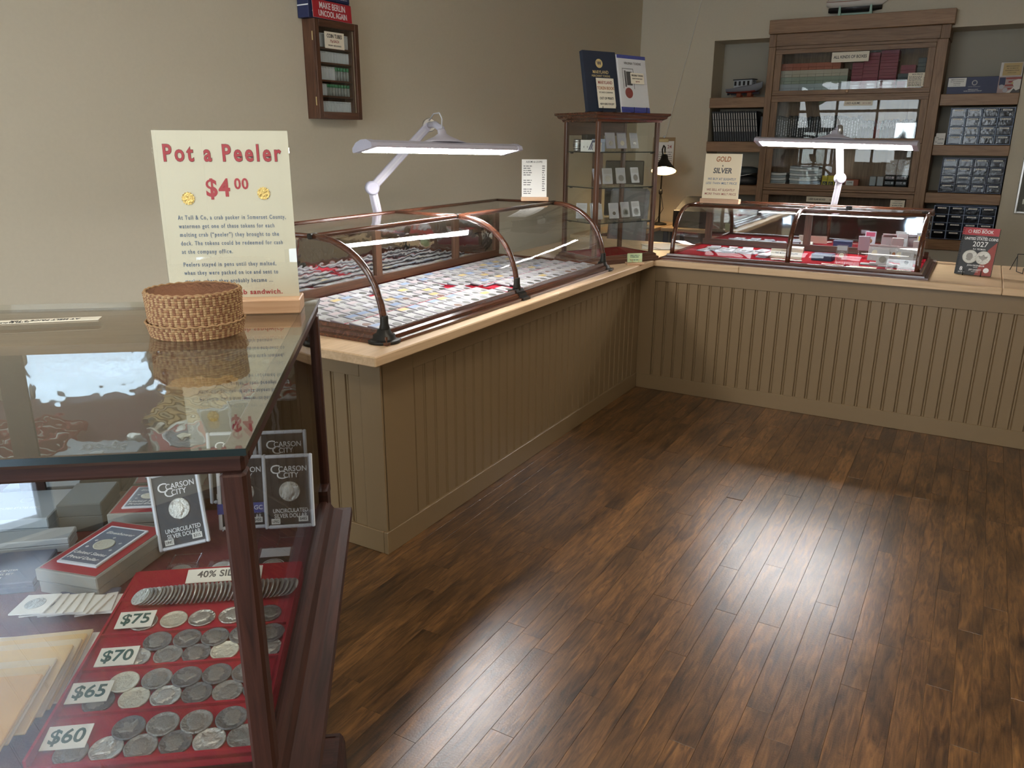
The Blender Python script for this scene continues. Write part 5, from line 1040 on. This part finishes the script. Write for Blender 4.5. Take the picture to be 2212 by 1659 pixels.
# navy boxes stacked on the cabinet and the red banner card
for k in range(6):
    i, j = k % 3, k//3; x0 = -.03+.105*i; y0 = ch+.001+.098*j
    o = thing('mint_box', 'dark blue mint box on the wall cabinet, %s row, %s' % (('lower', 'upper')[j], ('left', 'middle', 'right')[i]), 'box', WM @ T(-4.335+x0, 1.692+y0, .004), 0, 'blue boxes on the wall cabinet')
    MB().bbox(0, .103, 0, .096, 0, .085, .002).part('carton', 'navy', o); MB().lathe([(.010, 0), (.010, .0006)], n=16, m=T(.062, .065, .0852)).part('emblem', 'print_gold', o); lettering('AMERICAN EAGLE', .009, 'white', o, .055, .035, .0856, squeeze=.8); scribble(o, 'label_grey', .03, .085, (.024, .016), z=.0856, h=.004, seed=k)
    MB().box(-.0006, 0, .060, .066, .0, .085).part('seal_strip', 'white', o)
o = thing('banner_card', 'red card reading make Berlin uncool again above the wall cabinet', 'card', WM @ T(-4.335+.028, 1.692+ch+.003, .104) @ RX(R(-4)) @ RZ(R(-1))); 
MB().bbox(-.04, .250, 0, .092, 0, .002, .001).part('card', 'banner_red', o); MB().box(-.0405, .2505, -.0005, .0925, -.0004, -.0001).part('white_edge', 'white', o)
lettering('MAKE BERLIN', .046, 'white', o, .106, .064, .0023, bold=.018, squeeze=.70); lettering('UNCOOL AGAIN', .042, 'white', o, .106, .024, .0023, bold=.012, squeeze=.66)

# ------------------------------------------------------------------ free-standing signs on the counters
def wood_sign(mat, x0, x1, h, footh, label, lines, mt='cream', footw=.03, lean=5):
    t = thing('sign_stand', label, 'sign', mat); MB().bbox(x0-.004, x1+.012, -footw, footw, 0, footh, .0015).part('foot', 'beech', t); MB().box(x1-.002, x1+.010, footw+.0005, footw+.001, .001, footh*.8).part('foot_end', 'maple', t)
    m = T(0, -.004, footh*.5) @ RX(R(90-lean)); MB().box(x0, x1, 0, h, -.0012, 0, m).part('sign_card', mt, t); MB().box(x1+.0002, x1+.0012, 0, h, -.0012, 0, m).part('card_edge', 'paper', t)
    for (s, size, ink, y, kw) in lines: lettering(s, size, ink, t, (x0+x1)/2, y, .0004, mat=m, **kw)
    return t, m
wood_sign(T(.36, .43, HT+.3305), -.122, .115, .297, .030, 'cream gold and silver sign on the showcase over the back counter', [
    ('GOLD', .044, 'ink_brown', .262, dict(bold=.026, fit=.095, shear=.15)), ('&', .014, 'ink', .222, dict(bold=.02)), ('SILVER', .046, 'ink_grey', .190, dict(bold=.028, fit=.122, shear=.15)),
    ('WE BUY AT SLIGHTLY', .0205, 'ink_blue', .138, dict(bold=.014, fit=.184, shear=.15, space=1.06)), ('LESS THAN MELT PRICE', .0205, 'ink_blue', .112, dict(bold=.014, fit=.203, shear=.15, space=1.06)),
    ('WE SELL AT SLIGHTLY', .0205, 'ink_rust', .070, dict(bold=.014, fit=.184, shear=.15, space=1.06)), ('MORE THAN MELT PRICE', .0205, 'ink_rust', .044, dict(bold=.014, fit=.206, shear=.15, space=1.06))])
tt, m = wood_sign(T(-.42, -.66, HT+.3825) @ RZ(R(32)), -.078, .066, .222, .022, 'white albums and lookup price list on the far end of the long showcase', [('ALBUMS & LOOPES', .0145, 'ink', .208, dict(bold=.02, squeeze=.78))], 'paper', .022)
scribble(tt, 'ink_grey', -.068, -.02, [.185-.0125*k for k in range(5)]+[.105-.0125*k for k in range(3)]+[.055-.012*k for k in range(3)], h=.0055, seed=3, mat=m); scribble(tt, 'ink_grey', .040, .056, [.185-.0125*k for k in range(12)], h=.0055, seed=6, mat=m)
# card holder on the corner worktop
ch_ = thing('card_holder', 'pale green business cards in a small wooden holder on the corner worktop', 'card holder', T(.072, -.285, HT) @ RZ(R(38)))
MB().bbox(-.055, .055, -.026, .026, 0, .014, .002).part('wooden_foot', 'beech', ch_)
for k in range(4): MB().box(-.045, .045, -.004+.004*k, -.0028+.004*k, .0145, .068-.001*k, RX(R(-8))).part('business_card', 'mint_card', ch_)
scribble(ch_, 'ink_green', -.03, .03, (.056, .046, .028), z=.0062, h=.005, seed=2, mat=RX(R(-8)) @ CF)
for s in (-1, 1): MB().tube([(s*.018, -.012, .014), (s*.018, -.013, .026), (s*.034, -.014, .036), (s*.040, -.013, .030)], .0015, 6).part('brass_wire', 'print_gold', ch_)
# red price guide
mg = T(1.762, .335, HT+.006) @ RZ(R(-10)) @ RX(R(-13))
gb = thing('price_guide', 'spiral-bound red and black coin price guide on the back counter', 'book', mg); w_, h_ = .182, .262
MB().bbox(0, w_, .0, .002, 0, h_, .0005).part('front_cover', 'black', gb); MB().box(.006, w_-.002, .0022, .020, .002, h_-.002).part('pages', 'paper', gb); MB().bbox(0, w_, .0205, .0225, 0, h_, .0005).part('back_cover', 'black', gb)
MB().box(0, w_, -.0006, -.0001, h_-.042, h_).part('red_band', 'banner_red', gb)
MB().add([(w_*.55, -.0005, 0), (w_, -.0005, 0), (w_, -.0005, h_*.72), (w_*.8, -.0005, h_*.55)], [(0, 1, 2, 3)]).part('red_corner', 'ink_rust', gb)
lettering('RED BOOK', .026, 'white', gb, w_*.56, h_-.022, .0010, mat=CF, bold=.012, squeeze=.78); MB().lathe([(.009, 0), (.009, .0005), (.007, .0005), (.007, 0)], n=16, m=T(w_*.20, -.0008, h_-.022) @ RX(R(90)), cap=False).part('red_book_mark', 'white', gb); lettering('THE OFFICIAL', .006, 'white', gb, w_*.55, h_-.007, .0010, mat=CF); lettering('A GUIDE BOOK OF', .0065, 'white', gb, w_*.54, h_-.050, .0010, mat=CF)
for s, sz, y, b in (('UNITED STATES COINS', .0205, .200, .02), ('2027', .040, .170, .006), ('R.S. YEOMAN', .0135, .143, .012), ('JOHN FEIGENBAUM', .0125, .052, .008), ('PUBLISHER', .006, .042, 0), ('JEFF GARRETT', .0125, .028, .008), ('SENIOR EDITOR', .006, .018, 0)): lettering(s, sz, 'white', gb, w_*.55, y, .0010, mat=CF, bold=b, squeeze=.78 if sz < .03 else .95)
for x, z in ((.062, .100), (.128, .098)): MB().lathe([(.038, 0), (.038, .0012), (.034, .0012), (.033, .0008)], n=30, m=T(x, -.0007-.0006*(x > .1), z) @ RX(R(90))).part('coin_picture', 'silver_coin', gb); o = obj('coin_relief', REL[('relief_dark', 0, 0 if x < .1 else 1)], gb, T(x, -.0004-.0006*(x > .1), z) @ RX(R(90)) @ Matrix.Diagonal((1.5, 1.5, .5, 1)))
lettering('8', .030, 'white', gb, .030, .030, .001, mat=CF, bold=.02); lettering('EDITION', .008, 'white', gb, .034, .012, .001, mat=CF); MB().lathe([(.014, 0), (.014, .0006)], n=18, m=T(.155, -.0007, .030) @ RX(R(90))).part('round_seal', 'white', gb)
for k in range(26): MB().tube([(.006+.007*math.cos(a), .010+.0145*math.sin(a), .008+.0097*k) for a in [2*math.pi*q/10 for q in range(10)]], .0011, 4, closed=True).part('spiral_ring', 'black_metal', gb)
wire_stand(T(1.853, .322, HT+.0005) @ RZ(R(-10)), 'black wire easel under the red price guide', None, w=.09, h=.11, depth=.022, back=.026)
wire_stand(T(2.14, .60, HT+.0005) @ RZ(R(20)), 'empty black wire easel at the right edge of the back counter', None, w=.12, h=.10, depth=.05)
# ------------------------------------------------------------------ contents of the shorter showcase
RZ0 = HT+.0225
def rpos(x, y, z=RZ0, rot=0): return T(x, y, z) @ RZ(R(rot))
G2 = 'coin slabs in the shorter showcase'
stand_slab(rpos(1.165, .25, rot=6), 'clear slab with round ring and coin, left of three standing slabs', G2, 'clear_plastic', 'label_grey', 'pale_coin', .015, up=.020)
stand_slab(rpos(1.392, .22, rot=8), 'white slab with grey coin standing in front of the proof set', G2, 'white_plastic', 'label_grey', 'worn_coin', .019, up=.016)
stand_slab(rpos(1.520, .20, rot=4), 'pale slab with tiny dark coin standing at the right end', G2, 'white_plastic', 'label_white', 'dark_coin', .011, up=.012)
stand_slab(rpos(1.24, .60, RZ0+.012, rot=180), 'slab with dark red label standing at the back facing the mirror', G2, 'lilac_white', 'label_dkred', 'copper_coin', .015, up=.030)
stand_slab(rpos(1.43, .60, RZ0+.012, rot=180), 'slab with dark coin standing at the back behind the proof sets', G2, 'white_plastic', 'label_pink', 'flat_coin', .015, up=.030)
stand_slab(rpos(1.55, .585, RZ0+.012, rot=180), 'slab with yellow label standing at the back right corner', G2, 'white_plastic', 'label_yellow', 'worn_coin', .015, up=.020)
for k, (x, y) in enumerate(((1.375, .40), (1.512, .37))):
    o = thing('proof_set', 'white proof set holder with five coins, %s of two' % ('left', 'right')[k], 'coin holder', T(x, y, RZ0+.012) @ RZ(R(-4)) @ RX(R(76)), 0, 'white proof sets'); MB().bbox(-.085 if k == 0 else -.07, .08 if k == 0 else .07, 0, .085, 0, .006, .002).part('holder', 'white_plastic', o); MB().bbox(-.08 if k == 0 else -.066, .076 if k == 0 else .066, .088, .098, -.004, .005, .001).part('top_clip', 'label_pink', o)
    for q, (cx__, r_, mt) in enumerate(((-.048, .017, 'pale_coin'), (-.016, .012, 'silver_coin'), (.012, .010, 'silver_coin'), (.034, .012, 'worn_coin'), (.058, .010, 'copper_coin'))): MB().lathe([(r_, .006), (r_, .0075), (r_*.9, .0075)], (cx__, .048, 0), 18).part('coin', mt, o)
    for cx__, cy__ in ((-.062, .012), (.066, .012), (-.062, .074), (.066, .074)): MB().lathe([(.003, .006), (.003, .007)], (cx__, cy__, 0), 8).part('screw', 'steel', o)
    easel(rpos(x, y+.010), 'clear easel under the %s proof set' % ('left', 'right')[k], 'clear coin easels', w=.06)
small_box(rpos(1.045, .37, rot=-4), .12, .09, .038, 'navy', 'navy blue presentation box lying on the red felt', None)
lay_ = [(.36, .50, 10, 'three stacked'), (.395, .42, -6, 'a left'), (.455, .46, 5, 'the middle'), (.50, .40, -4, 'the front middle'), (.56, .50, 3, 'the back middle'), (.60, .43, 2, 'the right middle'), (.655, .50, -3, 'the back right')]
rl = random.Random(6)
for k in range(15):
    x = .27+.052*(k % 8)+rl.uniform(-.008, .008); y = .50-.085*(k//8)+rl.uniform(-.02, .02)
    m = rpos(x+.02, y, RZ0+.001+.010*(k % 2), rl.uniform(-25, 25)) @ RX(R(3))
    slab_thing(m, 'slab lying on red felt in the left half, %s row, %s from the left' % (('back', 'front')[k//8], nth(k % 8)), G2, 'clear_plastic' if k % 3 == 0 else 'lilac_white', 'label_grey' if k % 2 else 'label_white', rl.choice(('worn_coin', 'silver_coin', 'dark_coin')), .015)
for k in range(4): slab_thing(rpos(.70+.012*k, .30+.085*(k//2), RZ0+.001+.010*(k % 2), -8) @ RX(R(2)), 'slab in the pair of piles by the morgan dollar card, %s' % nth(k), G2, 'lilac_white', 'label_grey', 'worn_coin', .015)
c = thing('price_card', 'cream Morgan dollars card beside the middle rib of the short showcase', 'price card', rpos(.835, .30) @ RX(R(62))); MB().box(-.095, .095, 0, .062, 0, .0014).part('card', 'cream_light', c); lettering('CHOICE UNC', .011, 'ink', c, 0, .050, .0016); lettering('1883 MORGAN DOLLARS', .0145, 'ink', c, 0, .034, .0016, bold=.012, squeeze=.85); lettering('$75', .014, 'ink_rust', c, 0, .014, .0016)
for k in range(8):
    o = obj('wooden_token', MB().lathe([(.018, 0), (.018, .003), (.016, .003)], n=18).mesh('wooden_token', 'ivory'), None, rpos(.78+.022*k, .225-.018*(k % 2)+.004*(k % 3), RZ0+.0005+.0032*(k % 2))); tag(o, 'pale round token in front of the Morgan card, %s from the left' % nth(k), 'token', 'pale tokens on the felt')
for k, (x, y, l) in enumerate(((1.13, .19, .125), (1.30, .165, .145), (1.29, .155, .16), (1.49, .15, .125))):
    c = obj('price_card', MB().box(-l/2, l/2, -.011, .011, 0, .0014).mesh('price_card', 'cream_light'), None, rpos(x, y, RZ0+.0005+.0016*(k == 1), -2) @ RX(R(4))); tag(c, 'narrow cream price strip along the short showcase front, %s from the middle rib' % nth(k), 'price card', 'cream price strips'); lettering(('LIBERTY NICKELS', 'BUST HALF', 'FLOWING HAIR', 'SEATED DIME')[k], .013, 'ink', c, 0, 0, .0016, bold=.01)
for k in range(5):
    o = obj('coin_wallet', MB().bbox(-.062, .062, -.022, .022, 0, .008, .002).mesh('coin_wallet', 'white_plastic'), None, rpos(1.33+.05*k, .30-.014*k, RZ0+.001+.0085*(k % 2), 4-3*k)); tag(o, 'white plastic coin wallet on the red felt under the proof sets, %s' % nth(k), 'coin wallet', 'white wallets under the proof sets'); MB().box(-.045, .045, -.004, .004, .008, .0084).part('print_line', 'label_grey', o)
o = obj('paper_roll', MB().tube([(-.035, 0, .022), (.04, 0, .022)], .021, 16).mesh('paper_roll', 'sail_cream'), None, rpos(.845, .60)); tag(o, 'cream paper coin roll lying at the back of the short showcase', 'coin roll'); MB().lathe([(.019, 0), (.019, .0006)], n=14, m=T(.0402, 0, .022) @ RY(R(90))).part('coin_end', 'worn_coin', o)

# ------------------------------------------------------------------ desk corner behind the tall cabinet
dk = thing('desk', 'light wood desk in the corner behind the tall cabinet', 'desk', (-1.22, 1.45, 0)); MB().bbox(.0, .46, 0, 1.53, .765, .80, .004).part('desktop', 'maple', dk)
for x in (.02, .40):
    for y in (.03, 1.46): MB().bbox(x, x+.045, y, y+.045, 0, .765, .003).part('leg', 'grey_plastic', dk)
MB().box(.02, .06, .08, 1.46, .25, .76).part('back_apron', 'grey_box', dk)
dl = thing('desk_lamp', 'dark bronze desk lamp with lit cone shade on the corner desk', 'lamp', (-.84, 2.62, .80)); MB().lathe([(.075, 0), (.075, .012), (.05, .02), (.012, .028)], n=24).part('base', 'bronze', dl)
MB().tube([(0, 0, .02), (0, 0, .30), (.004, 0, .30)], .009, 8).part('lower_pole', 'bronze', dl); MB().lathe([(.010, .285), (.018, .295), (.018, .325), (.010, .335)], n=12).part('joint', 'bronze', dl); MB().tube([(0, 0, .33), (.005, 0, .62), (.0, -.02, .70), (.02, -.04, .735), (.04, -.06, .72), (.045, -.07, .655)], .007, 8).part('upper_pole', 'bronze', dl)
SHm = T(.045, -.075, .645) @ Matrix.Rotation(R(22), 4, Vector((-.94, -.33, 0))) @ T(0, 0, -.15)
MB().lathe([(.118, .0), (.112, .012), (.055, .085), (.036, .115), (.030, .150), (.015, .160)], n=32, m=SHm, cap=False).part('shade', 'bronze', dl); MB().lathe([(.114, .003), (.052, .083), (.012, .14)], n=32, m=SHm, cap=False).part('shade_lining', 'shade_white', dl); MB().lathe([(.006, .085), (.026, .065), (.030, .040), (.022, .018), (.004, .010)], n=20, m=SHm).part('bulb', 'bulb', dl)
MB().tube([(0, .01, .30), (.02, .04, .15), (-.05, .05, .03), (-.10, .08, .004)], .003, 6).part('cord', 'black', dl)
cl = thing('clipboard', 'brown clipboard with calendar sheets hanging on the back wall', 'clipboard', axes((-.97, 2.999, 1.27), (1, 0, 0), (0, 0, 1))); MB().bbox(-.115, .115, 0, .34, 0, .004, .001).part('board', 'cardboard', cl); MB().box(-.105, .105, -.01, .305, .0042, .006).part('sheets', 'paper', cl); MB().bbox(-.05, .05, .295, .325, .006, .018, .004).part('clip', 'print_gold', cl); MB().lathe([(.012, 0), (.012, .004), (.007, .004)], n=14, m=T(0, .345, .004)).part('clip_ring', 'steel', cl); lettering('24', .045, 'ink_rust', cl, .06, .25, .0064, bold=.01); scribble(cl, 'ink_grey', -.09, .09, [.20-.02*k for k in range(6)], z=.0064, h=.007, seed=9)
o = thing('hanging_string', 'thin white string hanging down the back wall to the clipboard', 'string'); MB().tube([(-.62, 2.985, 3.12), (-.75, 2.985, 2.5), (-.88, 2.985, 1.95), (-.955, 2.985, 1.615)], .0018, 5).part('cord', 'white', o)
mo = thing('monitor', 'black computer monitor on the corner desk seen through the cabinet', 'monitor', T(-.955, 1.98, .80) @ RZ(R(28))); MB().bbox(-.17, .17, -.012, .012, .13, .61, .008).part('screen_housing', 'black', mo); MB().box(-.158, .158, -.0130, -.0121, .145, .598).part('screen', 'screen', mo); MB().tube([(0, .02, .01), (0, .02, .25)], .018, 10).part('neck', 'black', mo); MB().bbox(-.10, .10, -.07, .09, 0, .012, .003).part('foot', 'black', mo)
kb = thing('keyboard', 'black keyboard on the corner desk', 'keyboard', T(-.85, 1.66, .8005) @ RZ(R(80))); MB().bbox(-.20, .20, -.065, .065, 0, .014, .003).part('keyboard_body', 'black', kb)
km = MB().bbox(0, .022, 0, .020, .0142, .019, .002).mesh('key', 'charcoal')
for i in range(14):
    for j in range(5): obj('key', km, kb, (-.192+.0275*i, -.060+.024*j, 0))
d2 = thing('desk', 'light wood side table along the back wall under the printer', 'desk', (-.74, 2.40, 0)); MB().bbox(0, .66, 0, .58, .765, .80, .004).part('desktop', 'maple_x', d2)
for x in (.02, .60):
    for y in (.02, .51): MB().bbox(x, x+.04, y, y+.04, 0, .7645, .003).part('leg', 'grey_plastic', d2)
pr_ = thing('printer', 'black desktop printer with sloping lid on the side table', 'printer', T(-.46, 2.66, .80))
MB().bbox(-.20, .18, -.17, .17, 0, .16, .008).part('printer_body', 'black', pr_); MB().add([(-.18, -.16, .162), (.16, -.16, .162), (.16, .15, .162), (-.18, .15, .162), (-.14, -.02, .27), (.15, -.02, .27), (.15, .15, .27), (-.14, .15, .27)], [(0, 1, 5, 4), (1, 2, 6, 5), (2, 3, 7, 6), (3, 0, 4, 7), (4, 5, 6, 7), (3, 2, 1, 0)]).part('lid', 'charcoal', pr_)
ms = thing('mouse', 'grey computer mouse beside the keyboard on the corner desk', 'mouse', (-.81, 2.22, .8005)); mb = MB(); mb.lathe([(.030, 0), (.034, .008), (.030, .022), (.016, .031), (.002, .033)], n=18); mb.v = [(x, y*1.55, z) for x, y, z in mb.v]; mb.part('mouse_shell', 'stone_grey', ms); MB().box(-.002, .002, .0, .045, .0325, .035).part('scroll_wheel', 'black', ms)
for k in range(3):
    o = obj('paper_sheet', MB().bbox(-.11, .11, -.15, .15, 0, .0015, .0004).mesh('paper_sheet', 'sail_cream'), None, T(-.10+.02*k, .58+.015*k, HT+.0006+.0018*k) @ RZ(R(20+15*k))); tag(o, 'cream paper sheet behind the tall cabinet, %s of the pile' % ('lowest', 'middle', 'topmost')[k], 'paper', 'papers behind the cabinet')
ofc = thing('office_chair', 'grey office chair behind the corner worktop', 'chair', (-.62, 1.04, 0)); MB().bbox(-.21, .21, -.20, .20, .46, .53, .03).part('seat', 'grey_plastic', ofc)
mb = MB(); mb.bbox(-.17, .17, -.02, .035, .62, 1.22, .025, T(-.05, .22, 0) @ RX(R(-8))); mb.part('backrest', 'grey_plastic', ofc); MB().tube([(-.05, .21, .50), (-.05, .26, .66)], .02, 8).part('back_bar', 'black', ofc); MB().tube([(0, 0, .08), (0, 0, .46)], .025, 10).part('gas_post', 'black', ofc)
for k in range(5): a = 2*math.pi*k/5; MB().tube([(0, 0, .09), (.26*math.cos(a), .26*math.sin(a), .06)], .018, 8).part('foot_arm', 'black', ofc); MB().lathe([(.026, -.012), (.028, 0), (.026, .012)], n=12, m=T(.26*math.cos(a), .26*math.sin(a), .029) @ RX(R(90))).part('castor', 'black', ofc)
